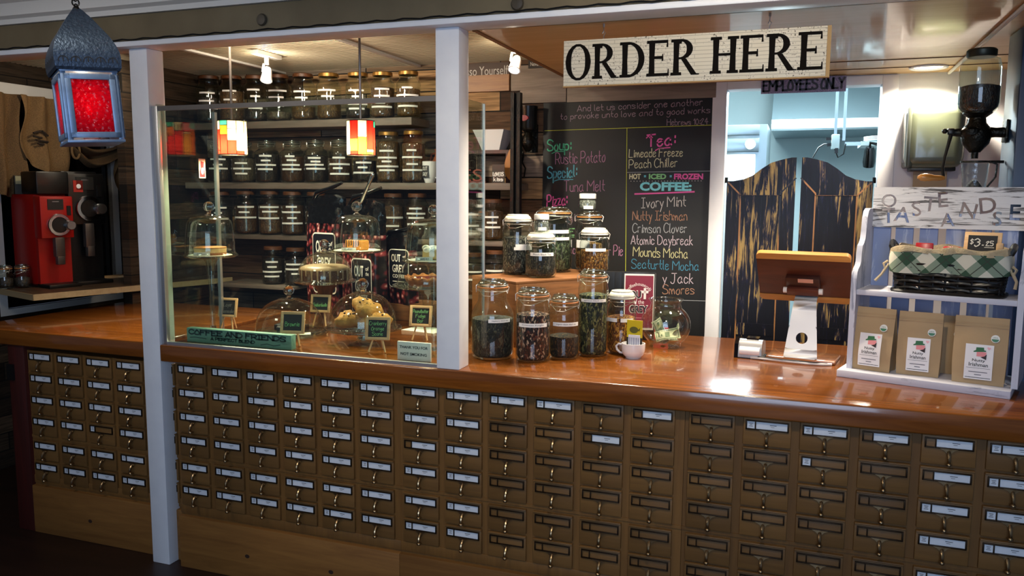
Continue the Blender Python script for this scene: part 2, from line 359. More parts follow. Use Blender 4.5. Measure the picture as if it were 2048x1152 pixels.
def typed(name, text, mat, parent, O, width=None, size=.02, U=(1, 0, 0), W=(0, 0, 1), ext=.0004, lift=.0006, bold=0., spacing=1., align='C'):
    """printed sans lettering lying on a face: O centre, U to the right, W up"""
    cu = bpy.data.curves.new(name, 'FONT'); cu.body = text; cu.size = 1; cu.extrude = 0; cu.offset = bold; cu.align_x = {'C': 'CENTER', 'L': 'LEFT'}[align]; cu.space_character = spacing; cu.resolution_u = 3
    t = bpy.data.objects.new('tmp', cu); COL.objects.link(t)
    me = bpy.data.meshes.new_from_object(t.evaluated_get(bpy.context.evaluated_depsgraph_get()))
    COL.objects.unlink(t); bpy.data.objects.remove(t); bpy.data.curves.remove(cu)
    xs = [q.co.x for q in me.vertices]; ys = [q.co.y for q in me.vertices]
    cx, cy = (min(xs)+max(xs))/2, (min(ys)+max(ys))/2
    hh = max(ys)-min(ys); s = size/hh; sxx = (width/(max(xs)-min(xs))) if width else s
    U, W = V(U).normalized(), V(W).normalized(); Nn = U.cross(W)
    for q in me.vertices: q.co = V(O)+U*((q.co.x-(cx if align == 'C' else min(xs)))*sxx)+W*((q.co.y-cy)*s)+Nn*lift
    me.name = name; me.materials.clear(); me.materials.append(mat)
    return link(name, me, parent)
# ---------------------------------------------------------------- palette
white = M('white_paint', '#eaebee', .45, var=(14, '#e2e3e8'), bump=(60, .03))
trimwhite = M('trim_paint', '#d6d3cc', .5, bump=(40, .04))
olive = M('dark_olive_board', '#75684e', .75, var=(5, '#62563f'))
counterwood = wood('counter_wood', '#4e250a', '#9a5a20', 'X', .8, rough=.2, coat=.6, contrast=.3)
cabwood = wood('oak_cabinet', '#634626', '#7d5a30', 'X', 1.3, rough=.5, contrast=.3, spec=.35)
framewood = wood('oak_face_frame', '#644524', '#7b572c', 'Z', 1.3, rough=.55, spec=.3)
plinthwood = wood('plinth_board', '#6e4822', '#8a6030', 'X', 1.0, rough=.6, spec=.3)
redwood = wood('dark_red_wood', '#2c0f0b', '#4c1812', 'Z', 1, rough=.5)
soffitwood = wood('soffit_ply', '#be9258', '#dcb680', 'X', .55, rough=.45, contrast=.3, coat=.3)
floorwood = wood('floor_boards', '#1c100b', '#2e1b13', 'X', .7, rough=.45)
bronze = M('aged_brass', '#cdb792', .28, 1, var=(40, '#8a673c'))
darkbrass = M('dark_brass_frame', '#33261a', .4, .8)
card = M('index_card', '#dfe3ea', .7, var=(30, '#cfd3da')); ink = M('ink', '#202024', .7)
black = M('black_plastic', '#0c0c0d', .4); blackgloss = M('black_gloss', '#09090b', .12)
blackmetal = M('black_iron', '#141312', .45, .6, bump=(120, .2))
steel = M('brushed_steel', '#b9bcc0', .28, 1); chrome = M('chrome', '#dfe1e4', .12, 1); alu = M('satin_aluminium', '#cfd1d4', .38, .9)
jarglass = glass('jar_glass', '#eef4f0', 1, ior=1.6); lidglass = glass('thick_lid_glass', '#dfe8e2', 1, rough=.08, ior=2.3); domeglass = glass('dome_glass', '#f3f7f3', 1, ior=1.75); paneglass = glass('guard_glass', '#eef6f2', 1.0)
knobglass = solidglass('solid_glass')
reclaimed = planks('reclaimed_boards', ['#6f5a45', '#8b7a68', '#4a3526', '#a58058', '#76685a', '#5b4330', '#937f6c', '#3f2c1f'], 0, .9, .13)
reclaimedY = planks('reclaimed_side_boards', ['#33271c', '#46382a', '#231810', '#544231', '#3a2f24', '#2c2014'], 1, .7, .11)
shelfwood = wood('shelf_board', '#5e5148', '#7c6f64', 'X', 1.2, rough=.6)
lightwood = wood('pale_wood', '#c99d6a', '#e2bf8e', 'X', 2.0, rough=.5)
slate = M('slate_board', '#17181a', .75, var=(8, '#202224'))
labelwhite = M('label_tape', '#eceae4', .55)
def chalk(n, c): return M('chalk_'+n, c, .9, spec=.1)
# ---------------------------------------------------------------- the room
ZT = 1.04; ZC = 2.335; YB = 1.70; XL = -1.24
mb = MB(); mb.span((-4, -5, -.05), (4.6, 5, 0)); struct('floor', mb, floorwood)
mb = MB(); mb.span((-3.2, -5, 2.62), (4.6, -.06, 2.68)); struct('ceiling', mb, trimwhite)
# wood soffit over the right half of the bar (raised cord and plank seams come with the boards)
mb = MB(); mb.span((1.42, .05, ZC), (4.4, YB, ZC+.03))
struct('ceiling_soffit', mb, soffitwood)
mb = MB()
for y in (1.22, 1.47): mb.box((3.0, y, ZC-.0015), (3.1, .006, .003))
struct('trim_1', mb, M('seam_shadow_gap', '#4a2c14', .9))
mb = MB(); mb.span((1.40, .05, ZC-.004), (1.42, YB, ZC+.16)); struct('trim_2', mb, wood('soffit_edge', '#6a4018', '#8a5a28', 'Y', 1))
mb = MB(); mb.tube([(3.26, 1.68, ZC-.008), (3.25, 1.0, ZC-.008), (3.24, .1, ZC-.008)], .008); tag(mb.build('cable', trimwhite), 'white cable clipped along the wooden soffit beside the downlight', 'cable')
# ribbed panel ceiling over the left half
mb = MB(); z0 = 2.50; n = 46
ys = []
for i in range(n):
    y = .06+(YB-.06)*i/n; d = (YB-.06)/n
    ys += [(y, 0), (y+d*.35, 0), (y+d*.5, .012), (y+d*.85, .012)]
ys.append((YB, 0))
for (a, za), (b, zb) in zip(ys, ys[1:]): mb.f([mb.v((-2.2, a, z0+za)), mb.v((1.42, a, z0+za)), mb.v((1.42, b, z0+zb)), mb.v((-2.2, b, z0+zb))])
mb.span((-2.2, .06, z0+.02), (1.42, YB, z0+.05)); struct('ceiling_bar', mb, M('ribbed_ceiling_paint', '#b3a78d', .6))
for i, x in enumerate((-.62, .35)):
    mb = MB(); mb.span((x, .1, z0-.012), (x+.03, YB, z0)); struct('trim_%d' % (3+i), mb, trimwhite)
# long beam across the front: white strip, olive board, white crown moulding
mb = MB(); mb.span((-3.0, -.08, ZC), (4.4, .06, ZC+.022), bev=.003); struct('trim_5', mb, white)
mb = MB(); mb.span((-3.0, -.085, ZC+.022), (4.4, .06, ZC+.128), bev=.004)
struct('beam', mb, olive)
mb = MB()
prof = [(0, 0), (.02, .0), (.026, .02), (.05, .03), (.056, .05), (.075, .075), (.1, .085), (.12, .15), (0, .15)]
mb.prism([(a, b) for a, b in prof], 7.4, (-3.0, -.08, ZC+.128), U=(0, -1, 0), W=(0, 0, 1), N=(1, 0, 0)); struct('trim_6', mb, trimwhite, 30)
for px in (525, 1036):
    p = atY(px, 40 if px < 800 else 8, -.085); mb = MB()
    mb.lathe([(0, .0), (.022, 0), (.024, -.006), (.02, -.012), (.008, -.014), (0, -.014)], n=16); o = mb.build('bolt', M('bolt_cap', '#40382b', .5))
    o.location = p; o.rotation_euler = (R(-90), 0, 0)
    o.rotation_euler = (R(90), 0, 0) if False else (R(-90), 0, 0)
    tag(o, 'round wooden plug on the olive beam %s' % ('above the pendant lamps' if px < 800 else 'above the wooden soffit edge'), 'bolt')
mb = MB(); mb.tube([(-3+7.4*i/200, -.09, ZC+.026+.003*sin(i*1.9)) for i in range(201)], .0028, 5); tag(mb.build('string_light_wire', black), 'thin dark wire running along the lower edge of the olive beam', 'wire')
# back wall: reclaimed boards left, door opening, white wall right
DX0, DX1, DZ = 2.205, 2.965, 2.285
mb = MB(); mb.span((-1.3, YB, 0), (DX0-.06, YB+.08, 2.6)); struct('wall_back', mb, reclaimed)
mb = MB(); mb.span((DX1+.06, YB, 0), (4.5, YB+.08, 2.6)); mb.span((DX0-.06, YB, DZ+.03), (DX1+.06, YB+.08, 2.6)); struct('wall_back_right', mb, M('white_wall', '#dcdbe0', .6, bump=(90, .06)))
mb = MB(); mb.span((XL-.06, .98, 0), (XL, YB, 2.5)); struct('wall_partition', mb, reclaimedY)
mb = MB()
mb.span((DX0-.075, YB-.02, 0), (DX0, YB+.1, DZ+.045), bev=.004); mb.span((DX1, YB-.02, 0), (DX1+.075, YB+.1, DZ+.045), bev=.004)
mb.span((DX0, YB-.02, DZ), (DX1, YB+.1, DZ+.045), bev=.004); struct('door_1', mb, white)
# left wall with its curtained window
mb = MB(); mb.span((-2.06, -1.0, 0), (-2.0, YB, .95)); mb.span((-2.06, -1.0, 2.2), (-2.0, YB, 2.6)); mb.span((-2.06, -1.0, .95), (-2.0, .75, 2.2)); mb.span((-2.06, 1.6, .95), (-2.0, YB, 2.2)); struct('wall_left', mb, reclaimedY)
mb = MB(); mb.span((-2.03, .7, .95), (-1.995, .75, 2.2)); mb.span((-2.03, 1.6, .95), (-1.995, 1.65, 2.2)); mb.span((-2.03, .75, .95), (-1.995, 1.6, .99)); mb.span((-2.0, -.4, 2.30), (-1.96, YB, 2.37)); mb.mi = 1; mb.span((-2.05, .75, .99), (-2.04, 1.6, 2.2)); struct('window_1', mb, [trimwhite, M('night_glass', '#07080b', .1)])
mb = MB(); mb.span((XL-.82, YB, 0), (XL-.0, YB+.06, 2.6)); struct('wall_back_left', mb, reclaimed)
# beside the mill: blue painted corner post
mb = MB(); mb.span((3.325, .56, 0), (3.55, .78, ZC), bev=.006); struct('wall_post', mb, M('dark_blue_paint', '#16304f', .45))
mb = MB(); mb.span((3.55, .6, 0), (4.5, .68, ZC)); struct('wall_right', mb, M('navy_paint', '#101f36', .5))
# kitchen beyond the swing doors
kw = M('kitchen_paint', '#bccfd2', .5); kst = M('kitchen_steel', '#9fb0b6', .3, .85)
mb = MB(); mb.span((1.0, 4.2, 0), (4.4, 4.3, 2.8)); struct('wall_kitchen', mb, kw)
mb = MB(); mb.span((1.2, YB+.1, 0), (1.25, 4.2, 2.8)); mb.span((4.35, YB+.1, 0), (4.4, 4.2, 2.8)); struct('wall_kitchen_side', mb, kw)
mb = MB(); mb.span((1.2, YB+.08, 2.62), (4.4, 4.3, 2.7)); struct('ceiling_kitchen', mb, M('kitchen_ceiling_paint', '#dfeaec', .6))
# posts
for i, (x0, z) in enumerate(((-.178, 0), (1.283, ZT))):
    mb = MB(); mb.span((x0, -.03 if i == 0 else -.028, z), (x0+.097, .067, ZC), bev=.004); struct('post' if i == 0 else 'post_counter', mb, white)
# ---------------------------------------------------------------- counters
def slab(name, x0, x1, y0, y1, z1, th, label):
    mb = MB(); mb.span((x0, y0, z1-th), (x1, y1, z1), bev=.007); o = mb.build(name, counterwood, None, 50); return tag(o, label, 'counter')
slab('countertop', -.078, 4.1, -.036, 1.10, ZT, .078, 'glossy red-brown wooden bar counter carrying jars and cake stands')
slab('countertop', -1.37, -.181, .015, 1.12, ZT-.006, .075, 'dark red-brown wooden counter behind the floor-standing white post')
# card catalogues
def drawer_meshes():
    d = {}
    mb = MB(); mb.box((0, -.004, 0), (.158, .014, .101), bev=.003); mb.box((0, -.013, .0475), (.158, .006, .006), bev=.0025); d['drawer'] = mb.mesh('drawer', cabwood)
    mb = MB(); y = -.0135
    for x, wd in ((-.0685, .005), (.0685, .005), (-.0385, .004)): mb.box((x, y, .022), (wd, .006, .034), bev=.001)
    for z in (.037, .007): mb.box((0, y, z), (.142, .006, .0045), bev=.001)
    d['label_holder'] = mb.mesh('label_holder', darkbrass)
    mb = MB(); mb.prism([(-.026, .006), (-.015, .0005), (-.008, -.006), (-.0055, -.014), (.0055, -.014), (.008, -.006), (.015, .0005), (.026, .006)], .004, (0, -.0135, 0))
    mb.tube([(0, -.014, -.004), (0, -.024, -.010), (0, -.032, -.020), (0, -.034, -.030), (0, -.030, -.039), (0, -.024, -.044)], [.0066, .0062, .0056, .0052, .005, .004], 8)
    mb.sph((0, -.031, -.042), .0092, 10, sz=.8); mb.tube([(0, -.026, -.043), (0, -.012, -.046)], .0025, 6); d['pull'] = mb.mesh('pull', bronze)
    mb = MB(); mb.box((-.0535, -.0118, .022), (.025, .001, .025)); mb.mi = 1
    for z, wd in ((.027, .012), (.022, .009), (.017, .013)): mb.box((-.0535, -.0125, z), (wd, .0006, .0016))
    d['s'] = mb.mesh('index_card', [card, ink])
    mb = MB(); mb.box((.015, -.0118, .022), (.102, .001, .025)); mb.mi = 1
    mb.box((.02, -.0125, .025), (.022, .0006, .0018)); mb.box((.018, -.0125, .019), (.012, .0006, .0012)); d['l'] = mb.mesh('index_card', [card, ink])
    return d
DM = drawer_meshes(); PX, G1, G2, HR, GR = .186, .0154, .0212, .1097, .0143
def cards(c, r):
    if c < 6: return 'sl'
    t = {6: ['l', 'sl', 'l', 'sl', 'sl', 'sl'], 7: ['sl']*6, 8: ['sl'], 9: ['sl'], 10: ['', 'l'], 11: ['l'], 12: [''], 13: ['sl'], 14: ['sl', 's'], 15: ['l'], 16: ['l', 'l', 'sl', 'sl', 'sl', ''], 17: ['sl']*6}.get(c, ['sl']*6)
    return t[r] if r < len(t) else ''
def catalogue(c0, x0, y, ztop, label, nc=6, gap=0):
    t = thing('card_catalogue', label, 'cabinet', (x0, y, 0), 0, 'card catalogues under the bar')
    W = nc*PX+.012+gap; zt = ztop+.0112
    mb = MB(); mb.span((-.024, 0, .24), (W-.022, .42, zt)); mb.span((-.024, -.006, .255), (W-.022, 0, .296), bev=.003)
    mb.span((-.024, -.004, ztop-3*HR-.104), (W-.022, 0, ztop-3*HR-.1035+.012)); mb.build('body', framewood, t)
    mb = MB(); mb.span((-.024, -.022, 0), (W-.022, .4, .246), bev=.004); mb.mi = 1
    for kx in (.35, .78): mb.prism([(kx+.012*cos(a), .11+.009*sin(a)) for a in [2*pi*i/12 for i in range(12)]], .0006, (0, -.022, 0))
    mb.build('plinth', [plinthwood, M('wood_knot', '#2c190c', .7)], t)
    for c in range(nc):
        for r in range(6):
            d = link('drawer', DM['drawer'], t, (c*PX+.0705, 0, ztop-r*HR-(GR if r > 3 else 0)-.039))
            for k in ('label_holder', 'pull'): link(k, DM[k], d)
            for k in (cards(c0+c, r) if c0 >= 0 else ('s' if (c, r) == (2, 3) else 'sl')): link('index_card', DM[k], d)
    return t
catalogue(0, 0, 0, .95, 'oak card catalogue of brass-pulled drawers, every holder filled, beside the white floor post', gap=.002)
catalogue(6, 6*PX+G1, 0, .95, 'oak card catalogue under the tea jars, white cards mostly in its first two columns', gap=.0085)
catalogue(12, 12*PX+G1+G2, 0, .95, 'oak card catalogue under the wooden rack and tablet stand, cards scattered')
catalogue(-1, -.966, .05, .925, 'shadowed oak card catalogue behind the white floor post, beside the dark red end panel', nc=5)
mb = MB(); mb.span((3.47, .0, 0), (4.1, .42, .962)); mb.span((3.47, -.0, 0), (4.1, 0, .962)); tag(mb.build('cabinet_end', framewood), 'plain oak panel closing the bar front beyond the last drawers', 'panel')
mb = MB(); mb.span((-1.10, .03, 0), (-.992, .6, ZT-.082), bev=.004); mb.mi = 1; mb.span((-1.06, .018, .78), (-1.1, .03, .86)); tag(mb.build('end_panel', [redwood, black]), 'dark red wooden end panel at the far left of the drawers', 'panel')
# ---------------------------------------------------------------- glass guard between the posts
g = thing('sneeze_guard', 'clear glass guard with aluminium edges standing on the bar between white posts', 'glass guard', (0, 0, ZT))
def pane(nm, a, b):
    mb = MB(); mb.span(a, b); mb.build(nm, paneglass, g)
GH = 2.09-ZT
pane('front_pane', (-.05, -.012, .012), (1.283, -.006, GH))
pane('side_pane', (-.068, -.005, .012), (-.062, .36, GH+.01)); pane('side_pane', (1.279, .068, .012), (1.284, .47, GH+.02))
mb = MB(); mb.span((-.081, -.018, 0), (-.05, .004, GH), bev=.002); mb.build('frame_post', alu, g)
mb = MB(); mb.span((-.05, -.016, 0), (1.283, -.001, .012)); mb.build('bottom_channel', alu, g)
mb = MB(); mb.span((-.05, -.013, GH-.02), (1.283, -.005, GH)); mb.build('top_edge', M('grey_edge_strip', '#6f6a66', .4, .3), g)
mb = MB(); mb.span((-.074, .36, .0), (-.058, .376, GH+.01)); mb.build('edge_strip', alu, g)
mb = MB(); mb.span((1.277, .47, .0), (1.286, .478, GH+.02)); mb.build('edge_strip', alu, g)
# ---------------------------------------------------------------- lamps
def head_spot(name, label, loc, aim, energy):
    t = thing(name, label, 'spotlight', loc)
    mb = MB(); mb.box((0, 0, -.012), (.05, .22, .024), bev=.004); mb.build('track', trimwhite, t)
    mb = MB(); mb.tube([(0, 0, -.02), (0, 0, -.065)], .012, 10); mb.tube([(-.02, 0, -.06), (-.03, 0, -.10), (.0, 0, -.13)], .006, 6); mb.build('stem', white, t)
    d = (V(aim)-V(loc)-V((0, 0, -.12))).normalized(); q = V((0, 0, -1)).rotation_difference(d).to_matrix().to_4x4()
    mb = MB(); mb.T = Matrix.Translation((0, 0, -.115)) @ q
    mb.lathe([(0, .035), (.018, .035), (.024, .02), (.03, -.03), (.034, -.045), (.028, -.045), (.024, -.02), (0, -.015)], n=18); mb.build('lamp_head', white, t)
    mb = MB(); mb.T = Matrix.Translation((0, 0, -.115)) @ q; mb.sph((0, 0, -.03), .022, 14); mb.build('bulb', glow('spot_bulb_light', '#fff0d8', 25), t)
    lamp('spot_light', 'SPOT', V(loc)+V((0, 0, -.115))+d*.06, energy, SOFT, .03, aim, 110, .7)
    lamp('spot_spill_light', 'POINT', V(loc)+V((0, -.02, -.07)), 5, SOFT, .02)
head_spot('spotlight', 'white ceiling spotlight glowing above the left jar shelves', (-.26, 1.05, 2.5), (-.05, .45, 1.15), 150)
head_spot('spotlight', 'white ceiling spotlight glowing beside the wooden soffit edge', (1.20, 1.12, 2.5), (1.15, .45, 1.25), 60)
# recessed downlight
t = thing('downlight', 'round recessed downlight lit in the wooden soffit above the towel dispenser', 'ceiling light', (3.145, 1.50, ZC))
mb = MB(); mb.lathe([(.062, .0), (.085, -.001), (.085, -.006), (.078, -.009), (.062, -.002)], n=32); mb.build('trim_ring', white, t)
mb = MB(); mb.lathe([(0, -.002), (.062, -.002)], n=24); mb.build('lens', glow('downlight_lens', '#fff0d6', 14), t)
lamp('downlight_light', 'SPOT', (3.145, 1.50, ZC-.02), 130, SOFT, .05, (3.1, 1.47, 0), 150, .5)
# pendant lamps of stained glass
SG = [translucent('amber_glass', '#f0a03a', .8), translucent('cream_glass', '#ffe9bd', .8), translucent('red_glass', '#c8160e', .8), translucent('orange_glass', '#e0661a', .8), translucent('teal_glass', '#35a58c', .8)]
lead = M('lead_came', '#1b1612', .5, .5)
def pendant(label, loc, ztop, seed):
    rnd = random.Random(seed); t = thing('pendant_lamp', label, 'pendant lamp', loc, 0, 'stained glass pendants')
    r, h, n = .064, .155, 10; mb = MB(); ld = MB()
    for i in range(n):
        zz = [-h/2]+sorted(rnd.uniform(-h*.42, h*.42) for _ in range(rnd.choice((1, 2, 2))))+[h/2]
        a0, a1 = 2*pi*i/n, 2*pi*(i+1)/n
        for z0_, z1_ in zip(zz, zz[1:]):
            mb.mi = 4 if (z1_ == h/2 and z1_-z0_ < .035) else rnd.choice((0, 1, 1, 2, 3, 3, 2)); k = 3
            for j in range(k):
                b0, b1 = a0+(a1-a0)*j/k, a0+(a1-a0)*(j+1)/k
                mb.f([mb.v((r*cos(b0), r*sin(b0), z0_)), mb.v((r*cos(b1), r*sin(b1), z0_)), mb.v((r*cos(b1), r*sin(b1), z1_)), mb.v((r*cos(b0), r*sin(b0), z1_))])
            if z1_ < h/2: ld.tube([(r*1.01*cos(a0+(a1-a0)*j/3), r*1.01*sin(a0+(a1-a0)*j/3), z1_) for j in range(4)], .0013, 5)
        ld.tube([(r*1.01*cos(a0), r*1.01*sin(a0), -h/2), (r*1.01*cos(a0), r*1.01*sin(a0), h/2)], .0016, 5)
    for z in (-h/2, h/2): ld.tube([(r*cos(2*pi*i/30), r*sin(2*pi*i/30), z) for i in range(30)], .0026, 6, True)
    for k in range(3): ld.tube([(0, 0, h/2), (r*cos(k*2.09), r*sin(k*2.09), h/2)], .002, 5)
    mb.build('lamp_shade', SG, t); ld.build('lead_lines', lead, t)
    mb = MB(); mb.tube([(0, 0, h/2-.04), (0, 0, ztop-loc[2])], .006, 8); mb.lathe([(0, ztop-loc[2]), (.05, ztop-loc[2]), (.05, ztop-loc[2]-.01), (.012, ztop-loc[2]-.02), (0, ztop-loc[2]-.02)], n=20); mb.build('rod', M('pendant_rod', '#8a8078', .35, .7), t)
    mb = MB(); mb.tube([(0, 0, h/2), (0, 0, h/2-.055)], .016, 10); mb.build('socket', lead, t)
    mb = MB(); mb.sph((0, 0, -.005), .026, 14); mb.build('bulb', glow('pendant_bulb', '#ffd9a0', 60), t)
    lamp('pendant_light', 'POINT', V(loc)+V((0, 0, -.045)), 24, WARM, .02)
_p = atY(465, 276, .30)
pendant('stained glass pendant lamp hanging on a rod in front of the left shelf jars', tuple(_p), 2.5, 3)
pendant('stained glass pendant lamp hanging on a rod in front of the middle shelf jars', (.68, .455, 1.972), 2.5, 11)
# red lantern
lc = atD(177, 218, 2.3)
t = thing('hanging_lantern', 'blue-grey metal lantern with a red glass pane hanging in front of the post', 'lantern', lc, R(56))
t.rotation_mode = 'QUATERNION'; t.rotation_quaternion = _f.to_track_quat('Z', 'Y') @ _f.to_track_quat('Z', 'Y').inverted() if False else (Matrix.Rotation(R(-4), 3, _f) @ Matrix.Rotation(R(56), 3, 'Z')).to_quaternion()
lblue = M('lantern_metal', '#8299b8', .42, .55, var=(30, '#6a7f9c')); pierced = M('pierced_metal', '#52647c', .36, .8, var=(110, '#3a475a', .3), bump=(130, .2))
w2, hb = .071, .097
mb = MB()
for sx in (-1, 1):
    for sy in (-1, 1): mb.box((sx*(w2-.006), sy*(w2-.006), 0), (.014, .014, 2*hb), bev=.002)
for z in (-hb, hb): mb.box((0, 0, z), (2*w2+.006, 2*w2+.006, .008), bev=.002)
mb.build('body', lblue, t)
for nm, a in (('door', 0), ('side_frame', 90), ('side_frame', -90), ('back_frame', 180)):
    mb = MB(); q = Matrix.Rotation(R(a), 4, 'Z'); mb.T = q; y = -w2-.002
    for x in (-1, 1): mb.box((x*.056, y, 0), (.016, .008, .176), bev=.002)
    for z in (-1, 1): mb.box((0, y, z*.080), (.128, .008, .016), bev=.002)
    fr = mb.build(nm, lblue, t)
    mb = MB(); mb.T = q; mb.box((0, y+.003, 0), (.1, .003, .146)); mb.build('red_pane', translucent('red_cathedral_glass', '#b3082a', .6, (95, 1.0), clear=.16), fr)
mb = MB(); ro = [(.106, hb), (.111, hb+.008), (.113, hb+.03), (.111, hb+.05), (.102, hb+.072), (.086, hb+.098), (.066, hb+.122), (.043, hb+.150), (.018, hb+.176), (.008, hb+.184)]
mb.T = Matrix.Rotation(R(45), 4, 'Z'); mb.lathe([(a*1.06, z) for a, z in ro], n=4); mb.build('roof', pierced, t, 20)
mb = MB()
for k in range(4):
    mb.T = Matrix.Rotation(R(90*k), 4, 'Z')
    for i in range(5):
        for ph in range(8): pass
        cx = -.062+.031*i
        mb.ribbon([(cx+.012*cos(pi*j/8), hb+.022+.013*sin(pi*j/8)) for j in range(9)], .0014, .0852); mb.ribbon([(cx, hb+.022), (cx, hb+.034)], .0016, .0852)
mb.build('fretwork', M('fretwork_holes', '#10131a', .8), t)
mb = MB()
for k in range(9): mb.tube([(.009*cos(2*pi*i/12)*(1 if k % 2 else .5), .009*sin(2*pi*i/12)*(.5 if k % 2 else 1)*0+ (.0 if k % 2 else .009*sin(2*pi*i/12)*0)+(.0), hb+.185+.014*k+.010*sin(2*pi*i/12)) for i in range(12)], .0022, 5, True)
mb.sph((0, 0, hb+.178), .011, 10); mb.build('chain', blackmetal, t)
mb = MB(); mb.lathe([(0, -hb+.006), (.022, -hb+.006), (.022, -.02), (.004, -.018), (0, -.018)], n=14); mb.build('candle', M('wax', '#e8e2d2', .5), t)
mb = MB(); mb.sph((0, 0, -.004), .010, 10, sz=1.6); mb.build('flame', glow('flame', '#ffdca8', 40), t)
lamp('lantern_light', 'POINT', lc+V((0, -.01, .012)), 1.0, WARM, .01)
# ---------------------------------------------------------------- chalkboard
t = thing('chalkboard', 'large black chalkboard menu with coloured chalk writing on the back wall', 'chalkboard', (1.172, YB-.001, .9))
mb = MB(); mb.span((0, -.012, -.15), (.968, 0, 1.358), bev=.002); mb.build('board', M('chalkboard_paint', '#131415', .6, var=(3, '#1e1f21'), spec=.4), t)
def bl(x, y): p = atY(x, y, YB-.013); return (p.x-1.172, p.z-.9)
CH = dict(pk='#a08a96', wh='#bdb8b6', ye='#b6bd44', gr='#58b48a', cy='#5ea6b5', hot='#d8619f', cr='#cdc8a4', lg='#8ac488', br='#a07a66', gy='#9a9da1', pw='#b9aab5', py='#bdb98e', bl='#47829e', cf='#7fccd6', lav='#a87894')
def chalkline(parts):
    dots = MB(); dots.T = Matrix.Translation((0, -.012, 0)); nd = 0
    for kind, col, *a in parts:
        mb = dots if (kind == 'd' and col == 'wh') else MB(); mb.T = Matrix.Translation((0, -.012, 0))
        if kind == 't':
            s, x0, y0, x1, y1, h, lw = a; b0 = bl(x0, y0); hz = bl(x0, y0-h)[1]-b0[1]; handwrite(mb, s, b0, bl(x1, y1), hz, lw)
        elif kind == 'b':
            s, x0, y0, wp, hp = a; c = bl(x0, y0); typed('chalk_lettering', s, chalk(col, CH[col]), t, (c[0], -.012, c[1]), abs(bl(x0+wp, y0)[0]-c[0]), abs(bl(x0, y0-hp)[1]-c[1]), bold=.045); mb.bm.free(); continue
        elif kind == 'l': mb.ribbon([bl(*q) for q in a[0]], a[1])
        else:
            c = bl(*a[0]); mb.ribbon([(c[0]-.001, c[1]), (c[0]+.001, c[1])], a[1])
        if mb is not dots: mb.build({'t': 'chalk_writing', 'l': 'chalk_line', 'd': 'chalk_dot'}[kind], chalk(col, CH[col]), t)
    dots.build('chalk_dotted_line', chalk('wh', CH['wh']), t)
CHM = {}
def chalk(n, c):
    if n not in CHM: CHM[n] = M('chalk_'+n, c, .9, spec=.1)
    return CHM[n]
n1, n2 = .0020, .0034
chalkline([('t', 'pk', 'And let us consider one another', 1154.5, 223, 1404.6, 210, 12, .0015), ('t', 'pk', 'to provoke unto love and to good works', 1121, 239, 1420, 225.5, 11.5, .0015), ('t', 'pk', 'Hebrews 10:24', 1334, 251, 1416, 248.5, 12, .0016),
 ('l', 'ye', [(1089.5, 261.5), (1254, 256), (1428, 250)], .0016), ('l', 'ye', [(1254, 257), (1252.5, 400), (1251, 560)], .0016),
 ('t', 'gr', 'Soup:', 1095, 301, 1142, 300, 21, n2), ('l', 'gr', [(1104, 307), (1112, 303), (1130, 303)], .002), ('t', 'lav', 'Rustic Potato', 1111, 328, 1210, 323.5, 22, n1),
 ('t', 'cy', 'Special:', 1095, 357, 1153, 353, 22, n2), ('l', 'cy', [(1106, 363), (1118, 359), (1146, 359)], .002), ('t', 'lav', 'Tuna Melt', 1128, 383, 1209, 382, 21, n1),
 ('t', 'hot', 'Pizza:', 1094, 413, 1134, 409, 22, n2), ('t', 'pk', 'gi', 1137, 442, 1149, 442, 15, n1), ('t', 'lg', 'E', 1138, 470, 1148, 470, 13, n2), ('l', 'lg', [(1136, 474), (1148, 474)], .002), ('t', 'lav', 'ac', 1137, 507, 1151, 507, 17, n1), ('t', 'lav', 'r Pie', 1217, 511, 1245, 511, 20, n1),
 ('t', 'hot', 'Tea:', 1294, 294, 1350, 288, 23, n2*1.2), ('l', 'hot', [(1311, 301), (1318, 297), (1340, 295)], .003), ('l', 'hot', [(1293, 276), (1297, 272), (1300, 276), (1305, 275)], .003),
 ('t', 'cr', 'Limeade Freeze', 1258, 314.5, 1365, 312, 16, n1), ('t', 'cr', 'Peach Chiller', 1258, 336.5, 1354, 333.5, 17, n1), ('l', 'gy', [(1254.5, 345), (1420, 342)], .0015),
 ('b', 'cr', 'HOT', 1270, 353, 23, 11), ('d', 'cy', (1290, 352.5), .006), ('b', 'lg', 'ICED', 1315, 353, 35, 11), ('d', 'cy', (1341.5, 352.5), .006), ('b', 'hot', 'FROZEN', 1377, 353, 59, 12),
 ('b', 'cf', 'COFFEE:', 1331, 373, 106, 18), ('l', 'hot', [(1270, 388), (1330, 386), (1388, 383.5)], .0042)]
 + [('d', 'wh', (1262+6.1*i, 362.4-.03*i), .0017) for i in range(24)] +
 [('t', 'wh', 'Ivory Mint', 1283, 415.5, 1371, 412, 20, n1), ('t', 'br', 'Nutty Irishman', 1265, 440.5, 1374, 440, 18, n1), ('t', 'gy', 'Crimson Clover', 1265, 465, 1373, 465, 18, n1), ('t', 'pw', 'Atomic Daybreak', 1262, 488, 1385, 490, 18, n1),
 ('t', 'py', 'Mounds Mocha', 1266, 512, 1375, 516, 19, n1), ('t', 'bl', 'Seaturtle Mocha', 1263, 536, 1397, 541, 18, n1), ('t', 'pw', 'y Jack', 1325, 566.5, 1386, 566.5, 20, n1), ('t', 'br', 'Smores', 1325, 588, 1388, 588, 18, n1), ('l', 'gy', [(1362, 600.6), (1416, 602)], .0014)])
